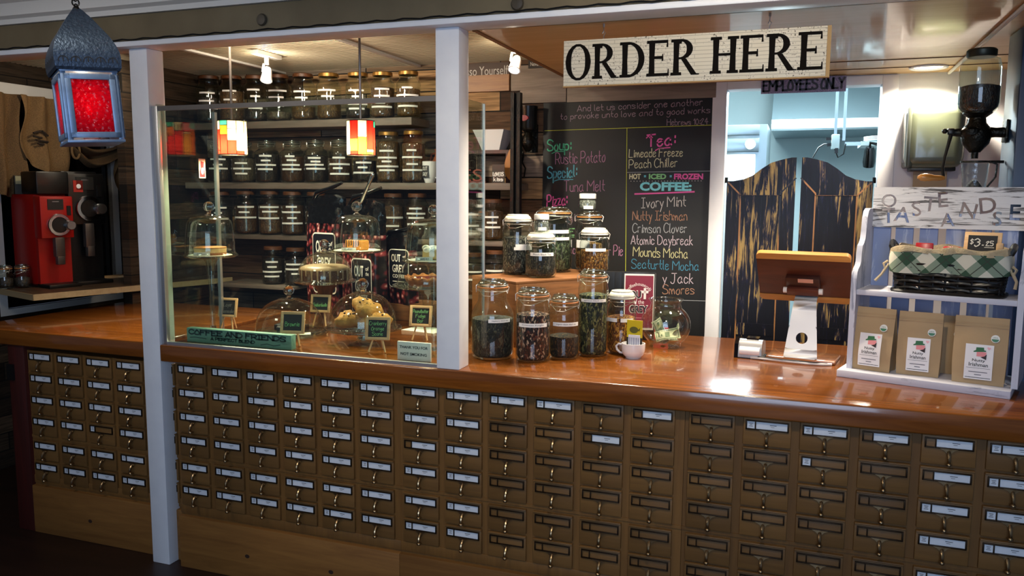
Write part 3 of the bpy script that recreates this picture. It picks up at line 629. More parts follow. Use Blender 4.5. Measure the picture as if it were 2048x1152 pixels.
# boards nailed above the chalkboard and their little signs
greywood = wood('weathered_grey_board', '#5d5148', '#8b7d70', 'X', 1.0, rough=.8, spec=.2)
def plank(label, a, b, mat=greywood, d=.02):
    p, q = atY(*a, YB-d), atY(*b, YB-d); t = MB(); t.span((0, 0, 0), (q.x-p.x, d, abs(q.z-p.z)), bev=.002); o = t.build('wall_board', mat); o.location = (p.x, YB-d-.001, min(p.z, q.z)); return tag(o, label, 'board')
plank('weathered grey board nailed above the chalkboard, right of the dark mill', (1134, 172), (1432, 195))
plank('pale weathered board with wavy grain right of the wooden sign plank', (1022, 132), (1132, 178))
plank('weathered board below the wavy board, above the dark wall mill', (1040, 180), (1132, 204))
sg = thing('espresso_sign', 'brown sign with pale letters sso Yourself above a wooden plank', 'sign', (0, 0, 0))
mb = MB(); p, q = atY(925, 130, YB-.012), atY(1018, 152, YB-.012); mb.span((p.x-.1, YB-.014, q.z), (q.x, YB-.001, p.z+.004)); mb.build('board', M('sign_brown', '#4a3b33', .7), sg)
mb = MB(); p, q = atY(925, 152, YB-.03), atY(1018, 181, YB-.03); mb.span((p.x-.1, YB-.03, q.z), (q.x, YB-.001, p.z)); mb.build('plank', wood('sign_plank', '#6d431f', '#9a6a3a', 'X', 1), sg)
p = atY(974, 142, YB-.015); typed('lettering', 'sso Yourself', M('sign_letters', '#b9b3aa', .7), sg, (p.x, YB-.014, p.z+.002), atY(1016, 142, YB-.015).x-atY(933, 142, YB-.015).x, .052)
ng = thing('small_sign', 'small dark sign reading Never above the wavy grey board', 'sign', (0, 0, 0))
p, q = atY(1057, 121, YB-.03), atY(1092, 135, YB-.03); mb = MB(); mb.span((p.x, YB-.034, q.z), (q.x, YB-.022, p.z)); mb.build('board', M('sign_dark', '#2b221d', .7), ng)
typed('lettering', 'Never', M('sign_letters_pale', '#cfc8bd', .7), ng, ((p.x+q.x)/2-.012, YB-.034, (p.z+q.z)/2), .055, .022)
# ---------------------------------------------------------------- ORDER HERE sign: serif capitals brushed on sheet music
def serif(mb, text, O, width, h, y):
    S = .19*h; TN = .065*h; SH = .042*h; x = 0; ops = []
    def P(poly, x0): ops.append([(x0+a, b) for a, b in poly])
    def stem(x0, c, wd=S, z0=0, z1=None):
        z1 = h if z1 is None else z1; P([(c-wd/2, z0), (c+wd/2, z0), (c+wd*.42, (z0+z1)/2), (c+wd/2, z1), (c-wd/2, z1), (c-wd*.42, (z0+z1)/2)], x0)
    def ser(x0, c, z, wd): P([(c-wd/2, z-SH), (c+wd/2, z-SH), (c+wd/2*.95, z+SH), (c-wd/2*.95, z+SH)], x0)
    def bowl(x0, cx, cz, rx, rz, a0, a1, tmax=S, tmin=TN):
        n = 18; A = [a0+(a1-a0)*i/n for i in range(n+1)]
        for a, b in zip(A, A[1:]):
            q = []
            for k in (a, b):
                th = tmin+(tmax-tmin)*abs(cos(k))**1.5; q.append(((cx+rx*cos(k), cz+rz*sin(k)), (cx+(rx-th)*cos(k), cz+(rz-th)*sin(k))))
            P([q[0][0], q[1][0], q[1][1], q[0][1]], x0)
    for ch in text:
        if ch == ' ': x += .30*h; continue
        if ch == 'O': bowl(x, .42*h, .5*h, .42*h, .53*h, 0, 2*pi); wd = .84*h
        elif ch == 'R':
            stem(x, .16*h); ser(x, .16*h, SH, .34*h); ser(x, .16*h, h-SH, .34*h); bowl(x, .30*h, .72*h, .36*h, .28*h, -pi/2, pi/2); P([(.16*h, h-2*TN), (.32*h, h-2*TN), (.32*h, h), (.16*h, h)], x); P([(.16*h, .44*h), (.32*h, .44*h), (.32*h, .5*h), (.16*h, .5*h)], x)
            P([(.30*h, .46*h), (.46*h, .46*h), (.78*h, .04*h), (.88*h, .03*h), (.86*h, 0), (.62*h, 0)], x); wd = .84*h
        elif ch == 'D':
            stem(x, .16*h); ser(x, .16*h, SH, .34*h); ser(x, .16*h, h-SH, .34*h); bowl(x, .26*h, .5*h, .52*h, .5*h, -pi/2, pi/2); wd = .80*h
        elif ch == 'E':
            stem(x, .16*h); ser(x, .16*h, SH, .34*h); ser(x, .16*h, h-SH, .34*h)
            for z, L_ in ((SH, .66), (h-SH, .62), (.52*h, .5)): P([(.16*h, z-SH), (L_*h, z-SH), (L_*h, z+SH), (.16*h, z+SH)], x)
            for z0_, z1_, L_ in ((0, .2*h, .7), (h*.8, h, .66), (.42*h, .62*h, .52)): P([(L_*h-.06*h, z0_), (L_*h, z0_), (L_*h-.01*h, z1_), (L_*h-.04*h, z1_)], x)
            wd = .70*h
        elif ch == 'H':
            for c in (.16*h, .66*h): stem(x, c); ser(x, c, SH, .34*h); ser(x, c, h-SH, .34*h)
            P([(.16*h, .48*h), (.66*h, .48*h), (.66*h, .55*h), (.16*h, .55*h)], x); wd = .82*h
        x += wd+.05*h
    x -= .05*h; k = width/x
    for q in ops:
        vs = [mb.v((O[0]+a*k, O[1]-y-random.uniform(0, .0006), O[2]+b)) for a, b in q]; mb.f(vs)
t = thing('order_here_sign', 'cream sheet-music board reading ORDER HERE hung on hooks from the beam', 'sign', (1.752, .08, 2.118))
def sheetmusic():
    m, nt, p = newmat('sheet_music_paper'); L = nt.links.new
    tc = N(nt, 'ShaderNodeTexCoord'); sp = N(nt, 'ShaderNodeSeparateXYZ'); L(tc.outputs['Object'], sp.inputs[0])
    # staves: fine lines across pages, broken by note specks
    br = N(nt, 'ShaderNodeTexBrick'); cb = N(nt, 'ShaderNodeCombineXYZ'); L(sp.outputs[0], cb.inputs[0]); L(sp.outputs[2], cb.inputs[1]); L(cb.outputs[0], br.inputs[0])
    br.inputs['Scale'].default_value = 1; br.inputs['Brick Width'].default_value = .19; br.inputs['Row Height'].default_value = .013; br.inputs['Mortar Size'].default_value = .0011
    nz = N(nt, 'ShaderNodeTexNoise'); nz.inputs['Scale'].default_value = 11; L(tc.outputs['Object'], nz.inputs[0])
    n2 = N(nt, 'ShaderNodeTexNoise'); n2.inputs['Scale'].default_value = 140; n2.inputs['Detail'].default_value = 2; L(tc.outputs['Object'], n2.inputs[0])
    c2 = N(nt, 'ShaderNodeValToRGB'); c2.color_ramp.elements[0].position = .60; c2.color_ramp.elements[1].position = .64; L(n2.outputs['Fac'], c2.inputs[0])
    mu = N(nt, 'ShaderNodeMath', operation='MULTIPLY'); L(c2.outputs[0], mu.inputs[0]); c3 = N(nt, 'ShaderNodeValToRGB'); c3.color_ramp.elements[0].position = .42; c3.color_ramp.elements[1].position = .55; L(nz.outputs['Fac'], c3.inputs[0]); L(c3.outputs[0], mu.inputs[1])
    mf = N(nt, 'ShaderNodeMath', operation='MULTIPLY'); L(br.outputs['Fac'], mf.inputs[0]); mf.inputs[1].default_value = .45
    ma = N(nt, 'ShaderNodeMath', operation='MAXIMUM'); L(mu.outputs[0], ma.inputs[0]); L(mf.outputs[0], ma.inputs[1])
    cr = N(nt, 'ShaderNodeValToRGB'); cr.color_ramp.elements[0].color = lin('#cfc3a8'); cr.color_ramp.elements[1].color = lin('#ddd5c4'); L(nz.outputs['Fac'], cr.inputs[0])
    mx = N(nt, 'ShaderNodeMix', data_type='RGBA'); L(ma.outputs[0], mx.inputs[0]); L(cr.outputs[0], mx.inputs[6]); mx.inputs[7].default_value = lin('#5a5040')
    L(mx.outputs[2], p.inputs['Base Color']); p.inputs['Roughness'].default_value = .6; return m
SW, SHH = .905, .163
mb = MB(); mb.span((0, 0, 0), (SW, .022, SHH), bev=.002); mb.build('board', [sheetmusic()], t)
mb = MB(); mb.span((-.001, -.001, -.004), (SW+.012, .024, .0)); mb.span((SW, -.001, 0), (SW+.012, .024, SHH)); mb.build('edge', M('sign_edge_tan', '#a98756', .7), t)
mb = MB(); serif(mb, 'ORDER HERE', (.008, 0, .022), SW-.018, .124, .001); mb.build('lettering', M('black_paint', '#100c09', .85, spec=.1), t)
for x, py in ((.147, 0), (.72, 0)):
    mb = MB(); zt = ZC-2.118; mb.tube([(x, .011, SHH), (x, .011, SHH+.012), (x+.006, .011, SHH+.022), (x, .011, SHH+.03), (x-.005, .011, SHH+.02)], .0018, 6); mb.tube([(x, .011, SHH+.028), (x, .011, zt-.012)], .0016, 6); mb.lathe([(0, zt-.012), (.004, zt-.012), (.004, zt), (0, zt)], (x, .011, 0), 8); mb.build('hook', steel, t)
# EMPLOYEES ONLY board over the door
t = thing('employees_only_sign', 'purple-grey glitter board reading EMPLOYEES ONLY over the swing doors', 'sign', (2.38, YB-.06, 2.252))
mb = MB(); ww = .413; mb.span((0, 0, 0), (ww, .016, .078), bev=.002); mb.build('board', M('glitter_board', '#9d95b0', .5, .1, var=(220, '#6b6488', .1), bump=(200, .4)), t)
mb = MB(); handwrite(mb, 'EMPLOYEES ONLY', (.012, .014), (ww-.01, .018), .050, .0052, gap=1.3); mb.build('lettering', M('sign_ink', '#16131c', .5), t)
mb = MB(); mb.span((.02, .016, .02), (.06, .041, .07)); mb.span((ww-.06, .016, .02), (ww-.02, .041, .07)); mb.build('bracket', trimwhite, t)
# ---------------------------------------------------------------- saloon doors
doorpaint = worn('worn_black_blue_paint', '#0b0c14', '#98804e', (2.2, 2.2, .15), .585, rough=.4, paint2='#11142e', nscale=22, spec=.3, edge=.03)
doorbare = worn('rubbed_edge_wood', '#101016', '#96683a', (3, 3, .3), .47, rough=.4, nscale=8)
def saloon(nm, label, x0, x1, flip):
    W_ = x1-x0; t = thing('swing_door', label, 'door', (x0, YB+.03, 0))
    X = (lambda x: W_-x) if flip else (lambda x: x)
    ztop, zlow, zb = 1.925, 1.80, .62
    top = [(0, zlow), (.10*W_, zlow), (.25*W_, zlow+.01), (.38*W_, zlow+.03), (.50*W_, zlow+.065), (.64*W_, zlow+.098), (.80*W_, ztop-.010), (.93*W_, ztop), (W_, ztop)]
    def outline(a, b, z0, f):
        pts = [(a, z0), (b, z0)]+[(x, z-f) for x, z in reversed(top) if a <= x <= b]; return pts
    mb = MB(); mb.prism([(X(x), z) for x, z in [(.02, zb+.02), (W_-.02, zb+.02)]+[(min(max(x, .02), W_-.02), z-.02) for x, z in reversed(top)]], .012, (0, .014, 0)); mb.build('panel', doorpaint, t)
    st = .075
    def interp(x):
        for (a, za), (b, zb_) in zip(top, top[1:]):
            if a <= x <= b: return za+(zb_-za)*(x-a)/max(b-a, 1e-6)
    mb = MB(); mb.prism([(X(x), z) for x, z in [(0, zb), (st, zb), (st, interp(st)), (.10*W_, zlow), (0, zlow)]], .03, (0, .03, 0)); mb.build('hinge_stile', doorpaint, t)
    mb = MB(); mb.prism([(X(x), z) for x, z in [(W_-st, zb), (W_, zb), (W_, ztop-.11), (W_-st, ztop-.19)]], .03, (0, .03, 0)); mb.build('meeting_stile', doorpaint, t)
    mb = MB(); xs = [W_]+[x for x, z in reversed(top) if st < x < W_]+[st]
    mb.prism([(X(x), z) for x, z in [(st, zlow-.075), (W_-st, zlow-.075), (W_-st, ztop-.192), (W_, ztop-.112)]+[(x, interp(x)) for x in xs]], .03, (0, .03, 0)); mb.build('top_rail', doorpaint, t)
    for z0_, z1_ in ((.955, 1.02), (zb, zb+.1)):
        mb = MB(); mb.prism([(X(x), z) for x, z in [(st, z0_), (W_-st, z0_), (W_-st, z1_), (st, z1_)]], .03, (0, .03, 0)); mb.build('lower_rail', doorpaint, t)
    mb = MB(); b = .005
    mb.ribbon([(X(st), zb), (X(st), zlow-.075), (X(W_-st), zlow-.075), (X(W_-st), zb)], .0035, .0006); mb.ribbon([(X(W_-st), zlow-.075), (X(W_-st), ztop-.19), (X(W_), ztop-.11)], .004, .0006); mb.ribbon([(X(.03*W_), zlow-.01), (X(st), zlow-.075)], .004, .0006)
    mb.build('worn_edge', doorbare, t)
    mb = MB(); mb.tube([(X(-.004), .015, zlow-.01), (X(-.004), .015, zlow+.02)], .008, 8); mb.tube([(X(-.004), .015, zb), (X(-.004), .015, zb-.02)], .008, 8); mb.build('hinge', blackmetal, t)
saloon('l', 'black and blue worn swing door on the left, in front of the kitchen fridge', DX0+.012, DX0+.368, False)
saloon('r', 'black and blue worn swing door on the right, behind the tablet stand', DX0+.395, DX1-.012, True)
# ---------------------------------------------------------------- kitchen beyond
def part(name, mat, parent, *spans, bev=0):
    mb = MB()
    for a, b in spans: mb.span(a, b, bev=bev)
    return mb.build(name, mat, parent)
t = thing('range_hood', 'long steel range hood on the kitchen wall seen above the swing doors', 'range hood', (2.385, 3.3, 0))
mb = MB(); mb.prism([(0, 2.263), (0, 2.19), (.9, 2.19), (.9, 2.6), (.32, 2.6)], 1.9, (0, 0, 0), U=(0, 1, 0), N=(1, 0, 0)); mb.build('canopy', kst, t)
part('front_lip', M('hood_lip', '#c9d6da', .25, .7), t, ((0, -.01, 2.199), (1.9, 0, 2.263))); part('grease_rail', M('hood_rail', '#3c484c', .5, .5), t, ((0, -.012, 2.185), (1.9, .0, 2.199)))
t = thing('kitchen_fridge', 'tall steel fridge with a white door panel behind the left swing door', 'fridge', (1.70, 2.55, 0))
part('body', kst, t, ((0, .03, 0), (.685, .7, 2.175))); part('door', M('fridge_door', '#e4eef0', .4), t, ((.0, 0, .1), (.62, .03, 1.985)), bev=.006); part('top_panel', kst, t, ((.0, 0, 2.0), (.64, .03, 2.085)), bev=.004); part('vent_panel', kst, t, ((.0, .0, 2.105), (.64, .03, 2.17)), bev=.004)
mb = MB(); mb.T = Matrix.Translation((.585, 0, 2.045)) @ Matrix.Rotation(R(90), 4, 'X'); mb.lathe([(0, .006), (.03, .006), (.034, 0)], n=20); mb.build('badge', M('badge_white', '#dfe8ea', .4), t)
t = thing('conduit', 'white outlet box hung on two metal conduits above the right swing door', 'outlet box', (2.79, 2.35, 0))
part('conduit', kst, t, ((-.018, -.008, 2.08), (-.002, .008, 2.62))); part('conduit', kst, t, ((.030, .0, 2.05), (.046, .016, 2.62))); part('outlet_box', M('outlet_white', '#cfe2e4', .5), t, ((-.03, -.02, 2.0), (.015, .02, 2.085)), bev=.004)
mb = MB(); mb.tube([(-.03, 0, 2.03), (-.07, 0, 2.03), (-.10, 0, 2.01), (-.13, .0, 1.95)], .004, 6); mb.tube([(-.01, -.015, 2.0), (.01, -.015, 1.95), (.04, -.01, 1.97), (.05, 0, 2.03)], .004, 6); mb.box((-.045, 0, 2.06), (.03, .02, .016)); mb.box((-.04, -.005, 2.025), (.026, .02, .018)); mb.box((0, -.01, 1.99), (.018, .02, .03)); mb.build('plug', black, t)
t = thing('kitchen_wall_shelf', 'white wire wall shelf in the kitchen to the right of the outlet box', 'shelf', (2.93, 2.45, 2.025)); part('board', M('shelf_white', '#dbeaec', .5), t, ((0, 0, 0), (.6, .3, .025))); part('rail', kst, t, ((-.09, 0, .0), (0, .012, .022)))
mb = MB()
for i in range(3): mb.lathe([(0, .0), (.07, 0), (.12, .012), (.118, .014), (0, .006)], (0, 0, i*.009), 24)
o = mb.build('plate_stack', M('plate_white', '#eef4f5', .3)); o.location = (3.07, 2.58, 2.051); tag(o, 'stack of white plates on the kitchen wall shelf', 'plates')
mb = MB(); mb.T = Matrix.Rotation(R(20), 4, 'X'); mb.lathe([(0, -.06), (.03, -.06), (.035, -.03), (.03, .04), (.022, .06), (0, .06)], n=16); mb.tube([(0, 0, .05), (.0, .0, .085), (.04, 0, .075), (.09, .0, .06)], .01, 6); o = mb.build('black_scanner', blackgloss); o.location = (2.975, 2.40, 1.955); tag(o, 'small glossy black device hanging under the kitchen wall shelf', 'device')
t = thing('kitchen_ceiling_light', 'bright bare fluorescent light on the kitchen ceiling', 'ceiling light', (2.48, 2.55, 2.62))
part('housing', trimwhite, t, ((-.5, -.08, -.04), (.5, .08, 0))); mb = MB()
for y in (-.04, .04): mb.tube([(-.45, y, -.06), (.45, y, -.06)], .014, 10)
mb.build('tube', glow('fluorescent_tube', '#e6fbff', 14), t)
lamp('kitchen_light', 'AREA', (2.5, 2.6, 2.56), 75, COOL, 1.0, (2.5, 2.75, 0), sy=.6); lamp('kitchen_light', 'POINT', (2.48, 2.55, 2.40), 44, COOL, .1)
# ---------------------------------------------------------------- towel dispenser and wall mill
t = thing('towel_dispenser', 'grey-green smoked paper towel dispenser on the white wall under the downlight', 'towel dispenser', (3.20, YB, 1.86))
smoke = M('smoked_plastic', '#565d4e', .25, var=(6, '#646b58'), coat=.4)
mb = MB(); mb.box((0, -.09, .155), (.266, .18, .312), bev=.055, seg=6); mb.build('cover', smoke, t)
mb = MB(); mb.box((-.11, -.085, .15), (.032, .172, .296), bev=.012); mb.build('side_rib', M('smoked_plastic_dark', '#474c40', .35), t)
mb = MB(); mb.box((0, -.08, -.004), (.20, .12, .02), bev=.005); mb.build('outlet', black, t)
mb = MB(); mb.span((-.075, -.07, -.12), (.075, -.068, .0)); mb.build('paper_towel', M('brown_paper_towel', '#a89478', .9), t)
mp_ = V((3.222, .70, 1.985))
t = thing('coffee_mill', 'black cast-iron wall coffee mill with glass hopper on the blue post', 'coffee mill', mp_)
t.scale = (.93, .93, .93)
iron = M('cast_iron', '#17150f', .38, .7, bump=(60, .5))
mb = MB(); mb.lathe([(.03, .045), (.055, .06), (.072, .075), (.077, .10), (.077, .24), (.068, .275), (.052, .285)], n=32); mb.build('hopper', jarglass, t)
mb = MB(); mb.lathe([(0, .065), (.05, .062), (.07, .082), (.0745, .1), (.0745, .165), (.05, .172), (.02, .168), (0, .17)], n=28); mb.build('coffee_beans', flecks('mill_beans', '#1c120d', ['#2e1e15', '#3d281b'], 120, .5), t)
mb = MB(); mb.lathe([(0, .318), (.05, .316), (.056, .31), (.056, .288), (.052, .283), (0, .283)], n=28); mb.build('hopper_lid', M('mill_lid', '#3a3a2e', .4, .6), t)
mb = MB(); mb.lathe([(0, -.10), (.02, -.10), (.05, -.065), (.058, -.03), (.05, .0), (.035, .02), (.032, .04), (.055, .058), (.055, .064), (0, .064)], n=22)
mb.lathe([(.028, -.06), (.04, -.05), (.042, -.03), (.03, -.02)], (-.02, -.02, .02), 14); mb.tube([(-.035, 0, -.018), (-.09, -.005, -.018)], [.022, .014], 12); mb.tube([(.03, 0, -.018), (.07, 0, -.02), (.108, 0, -.02)], [.024, .02, .022], 12); mb.span((.099, -.035, -.06), (.1105, .035, .03), bev=.004); mb.tube([(0, .0, -.09), (.0, 0, -.125)], .014, 10); mb.build('housing', iron, t)
cu = [(-.092, -.01, -.018), (-.10, -.014, -.06), (-.112, -.02, -.12), (-.118, -.022, -.165), (-.112, -.022, -.205)]
mb = MB(); mb.tube(cu, [.009, .007, .006, .006, .007], 8); mb.box((-.095, -.012, -.014), (.026, .02, .026), bev=.004); mb.sph((-.118, -.012, -.012), .011, 10); mb.build('crank', M('crank_iron', '#2a2622', .3, .8), t)
mb = MB(); mb.tube([(-.110, -.024, -.205), (-.13, -.03, -.206), (-.15, -.034, -.205), (-.165, -.036, -.204), (-.185, -.04, -.203), (-.20, -.042, -.203), (-.212, -.044, -.203)], [.008, .012, .012, .015, .017, .014, .006], 12); mb.build('crank_handle', wood('turned_handle', '#7a4a1c', '#b07a38', 'X', 2, rough=.3), t)
mb = MB(); mb.lathe([(0, -.268), (.040, -.268), (.043, -.262), (.052, -.145), (.050, -.145), (.041, -.258), (0, -.262)], (.005, 0, 0), 28); mb.build('catch_glass', glass('ribbed_glass', '#eef2f4', 1, bump=(60, .3)), t)
mb = MB(); mb.lathe([(0, -.26), (.04, -.26), (.03, -.24), (.012, -.215), (0, -.21)], (.005, 0, 0), 20); mb.build('ground_coffee', flecks('ground_coffee', '#171012', ['#241a1a'], 300), t)
mb = MB(); mb.lathe([(0, -.142), (.056, -.142), (.056, -.135), (0, -.133)], (.005, 0, 0), 24); mb.lathe([(0, -.276), (.05, -.276), (.05, -.269), (0, -.269)], (.005, 0, 0), 24); mb.tube([(.06, 0, -.138), (.085, 0, -.15), (.082, 0, -.2), (.055, 0, -.24), (.05, 0, -.272)], .004, 6); mb.tube([(.055, 0, -.139), (.108, 0, -.139)], .006, 6)
mb.tube([(.005+.012*cos(k*.9), .012*sin(k*.9), -.278-.0007*k) for k in range(44)], .0025, 5); mb.build('catch_bracket', iron, t)
# small mill mounted on the plank wall
p = atY(1056, 255, YB-.07)
t = thing('wall_coffee_mill', 'black wall coffee mill with a red oval badge left of the chalkboard', 'coffee mill', p)
mb = MB(); mb.lathe([(0, .11), (.035, .11), (.04, .12), (.056, .12), (.056, .115), (.052, .10), (.052, 0), (.045, -.015), (0, -.015)], n=22); mb.build('hopper', M('mill_hopper', '#131210', .3, .4), t)
mb = MB(); mb.T = Matrix.Translation((-.012, -.0525, .05)) @ Matrix.Rotation(R(90), 4, 'X'); mb.lathe([(0, .003), (.03, .002), (.034, -.006)], n=24, sy=.55); mb.build('badge', M('red_badge', '#8e1a28', .4), t)
mb = MB(); mb.lathe([(0, -.14), (.012, -.14), (.03, -.11), (.04, -.085), (.03, -.05), (.02, -.03), (.03, -.015), (0, -.015)], n=16); mb.tube([(0, 0, -.07), (0, .06, -.07)], .02, 8); mb.tube([(-.02, -.01, -.07), (-.035, -.03, -.075)], .012, 8); mb.tube([(-.035, -.03, -.07), (-.03, -.035, -.12), (-.012, -.04, -.16), (-.02, -.04, -.2), (.0, -.04, -.235), (-.012, -.03, -.29)], [.006, .006, .007, .006, .005, .004], 6); mb.span((-.03, .058, -.14), (.04, .07, .02)); mb.build('grinder_body', iron, t)
# ---------------------------------------------------------------- shelves on the back wall
SF = 1.45
def shelf(label, x0, x1, ztop, th=.045, y0=SF):
    mb = MB(); mb.span((x0, y0, ztop-th), (x1, YB-.002, ztop), bev=.003); return tag(mb.build('wall_shelf', shelfwood), label, 'shelf')
ZA, ZB_, ZCc, ZD = 2.165, 1.783, 1.452, 1.135
shelf('grey wooden top shelf of the jar wall under the ribbed ceiling', XL+.02, .44, ZA)
shelf('grey wooden second shelf holding jars, a mug and a white dripper', XL+.02, 1.08, ZB_, .04)
shelf('grey wooden third shelf behind the bean bags', XL+.02, 1.08, ZCc, .03)
shelf('low pale shelf end carrying two black jars', -.95, -.38, ZD, .025, 1.40)
shelf('low grey shelf behind the right glass panel', .55, 1.08, ZD, .025)
mb = MB(); p = atY(1032, 180, 1.44)
for dx in (-.018, .018): mb.span((p.x+dx-.01, 1.43, ZT-.9), (p.x+dx+.01, 1.46, 2.28))
mb.span((p.x-.028, 1.455, ZT-.9), (p.x+.028, 1.47, 2.28)); tag(mb.build('shelf_upright', blackmetal), 'black perforated metal upright at the right end of the shelves', 'shelf upright')
ctn = {k: flecks('shelf_'+k, *a) for k, a in dict(
    beans=('#452c17', ['#5c3d20', '#4a301b'], 90, .45), dark=('#281d16', ['#3d2e22'], 120, .5), brown=('#543a22', ['#735030', '#41291a'], 110, .5), gold=('#4e3417', ['#775325', '#5b3d1a'], 130, .5), pale=('#57493a', ['#6d5d4a', '#463a2d'], 90, .5)).items()}
cork = wood('lid_wood', '#402511', '#62391b', 'X', 2, rough=.5); goldlid = M('gold_lid', '#9a7238', .35, .7)
palelidm = M('lit_lid_glass', '#d8d8c8', .2); wire = M('bail_wire', '#c9c6bd', .3, .9); gasket = M('orange_gasket', '#c77a3e', .5); whiteg = M('pale_gasket', '#cfcfc2', .5)  # pale lid colour paints in the bright light on frosted glass lids
def jar_profile(r, h, neck, sh, rib=False, sl=.14):
    """outside of a jar: base, wall, shoulder, neck"""
    p = [(0, .003), (r*.82, .0), (r*.95, .006), (r, .02)]
    if rib:
        for i in range(5): z = .03+(h*sh-.04)*i/5; p += [(r*(1.0 if i % 2 else .985), z)]
    k = sl/.14; m = (r+neck)/2; p += [(r, h*sh), (r*.985, h*(sh+.03*k)), (r*.95, h*(sh+.055*k)), (m, h*(sh+.09*k)), (neck*1.05, h*(sh+.122*k)), (neck, h*(sh+.14*k)), (neck, h)]
    return p
def make_jar(label, loc, r, h, neck=None, sh=.76, fill=.7, stuff=None, lid='bail', labels=(), lidh=.02, group=None, lidmat=None, rz=0, sag=0., nseg=24, rib=False, seal=None, sl=.14, palelid=False):
    """labels: (height fraction, angle offset, arc length in m, tape height, text)"""
    neck = neck or r*.78; t = thing('storage_jar', label, 'jar', loc, rz, group)
    hb_ = h-lidh; pr = jar_profile(r, hb_, neck, sh, rib, sl)
    mb = MB(); mb.lathe(pr, n=nseg); mb.tube([(neck*cos(2*pi*i/nseg), neck*sin(2*pi*i/nseg), hb_-.001) for i in range(nseg)], .003, 5, True); mb.build('jar_body', jarglass, t, 60)
    if fill > 0 and stuff:
        zt = hb_*fill; ri = r-.005; mb = MB(); q = [(0, .009), (ri*.85, .008), (ri, .022)]
        for a, z in pr[4:]:
            if z < zt and z > .024: q.append((a-.005, z))
        a_top = next((pa[0]+(pb[0]-pa[0])*(zt-pa[1])/max(pb[1]-pa[1], 1e-6) for pa, pb in zip(pr, pr[1:]) if pa[1] <= zt <= pb[1]), ri)-.005
        q += [(a_top, zt), (a_top*.6, zt+.006-sag), (0, zt+.010-sag)]; mb.lathe(q, n=nseg); mb.build('contents', stuff, t, 70)
    if lid == 'bail':
        mb = MB(); mb.lathe([(0, hb_+lidh), (neck*.7, hb_+lidh), (neck*.92, hb_+lidh*.85), (neck*1.04, hb_+lidh*.5), (neck*1.04, hb_+.004)], n=nseg); mb.tube([(neck*.8*cos(2*pi*i/nseg), neck*.8*sin(2*pi*i/nseg), hb_+lidh) for i in range(nseg)], .0034, 6, True); mb.tube([(neck*1.03*cos(2*pi*i/nseg), neck*1.03*sin(2*pi*i/nseg), hb_+lidh*.35) for i in range(nseg)], .003, 6, True); mb.build('lid', palelidm if palelid else lidglass, t, 60)
        mb = MB(); mb.tube([(neck*1.02*cos(2*pi*i/nseg), neck*1.02*sin(2*pi*i/nseg), hb_+.002) for i in range(nseg)], .0032, 6, True); mb.build('gasket', seal or gasket, t)
        mb = MB(); k = neck*1.06
        for z in (hb_-.012, hb_+.012): mb.tube([(k*cos(2*pi*i/nseg), k*sin(2*pi*i/nseg), z) for i in range(nseg)], .0013, 5, True)
        for s in (-1, 1): mb.tube([(s*k, 0, hb_+.012), (s*(k+.010), -.004, hb_+.004), (s*(k+.006), -.012, hb_-.022), (s*k, -.006, hb_-.012)], .0014, 5)
        mb.tube([(-k, .0, hb_-.012), (-.015, -k-.006, hb_-.03), (.015, -k-.006, hb_-.03), (k, 0, hb_-.012)], .0013, 5); mb.build('bail_wire', wire, t)
    else:
        mb = MB(); mb.lathe([(0, hb_+lidh), (neck*1.0, hb_+lidh), (neck*1.08, hb_+lidh-.004), (neck*1.08, hb_-.004), (neck*1.0, hb_-.004)], n=nseg); mb.build('lid', lidmat or cork, t)
    face = math.atan2(CAM.y-loc[1], CAM.x-loc[0])-rz
    for (zf, da, arc, th, *tx) in labels:
        z = hb_*zf; rr = r+.0012
        for pa, pb in zip(pr, pr[1:]):
            if pa[1] <= z <= pb[1]: rr = pa[0]+(pb[0]-pa[0])*(z-pa[1])/max(1e-6, pb[1]-pa[1])+.0012
        mb = MB(); a = arc/rr; n = 8; c = face+da
        mb.grid(lambda u, v_: (rr*cos(c-a/2+a*u), rr*sin(c-a/2+a*u), z+th*(v_-.5)), n, 1); lb = mb.build('label', labelwhite, t)
        if tx:
            o = typed('label_text', tx[0], ink, lb, (0, 0, 0), arc*.72, th*.5)
            for q in o.data.vertices: x, zz = q.co.x, q.co.z; q.co = V(((rr+.0006)*cos(c+x/rr), (rr+.0006)*sin(c+x/rr), z+zz))
    return t
def shelf_jar(cx, ztop, zshelf, wpx, label, kind, stuff, fill, group, labs, y=1.50, lidm=None):
    p = atY(cx, 300, y); r = wpx*depth((p.x, y, zshelf+.1))/FPX/2
    rnd = random.Random(cx)
    L = [(a, rnd.uniform(-.25, -.05), b, .011) for a, b in labs]
    return make_jar(label, (p.x, y, zshelf), r, ztop-zshelf, r*(.74 if kind == 'lid' else .66), .76 if kind == 'lid' else .74, fill, ctn[stuff], 'bail' if kind == 'bail' else 'lid', L, .018, group, lidm, nseg=20, rib=kind == 'lid', seal=wire)
ga, gb, gc, gd = 'jars on the top shelf', 'jars on the second shelf', 'jars on the third shelf', 'jars on the low shelves'
OR = ['first', 'second', 'third', 'fourth', 'fifth', 'sixth', 'seventh', 'eighth', 'ninth', 'tenth']
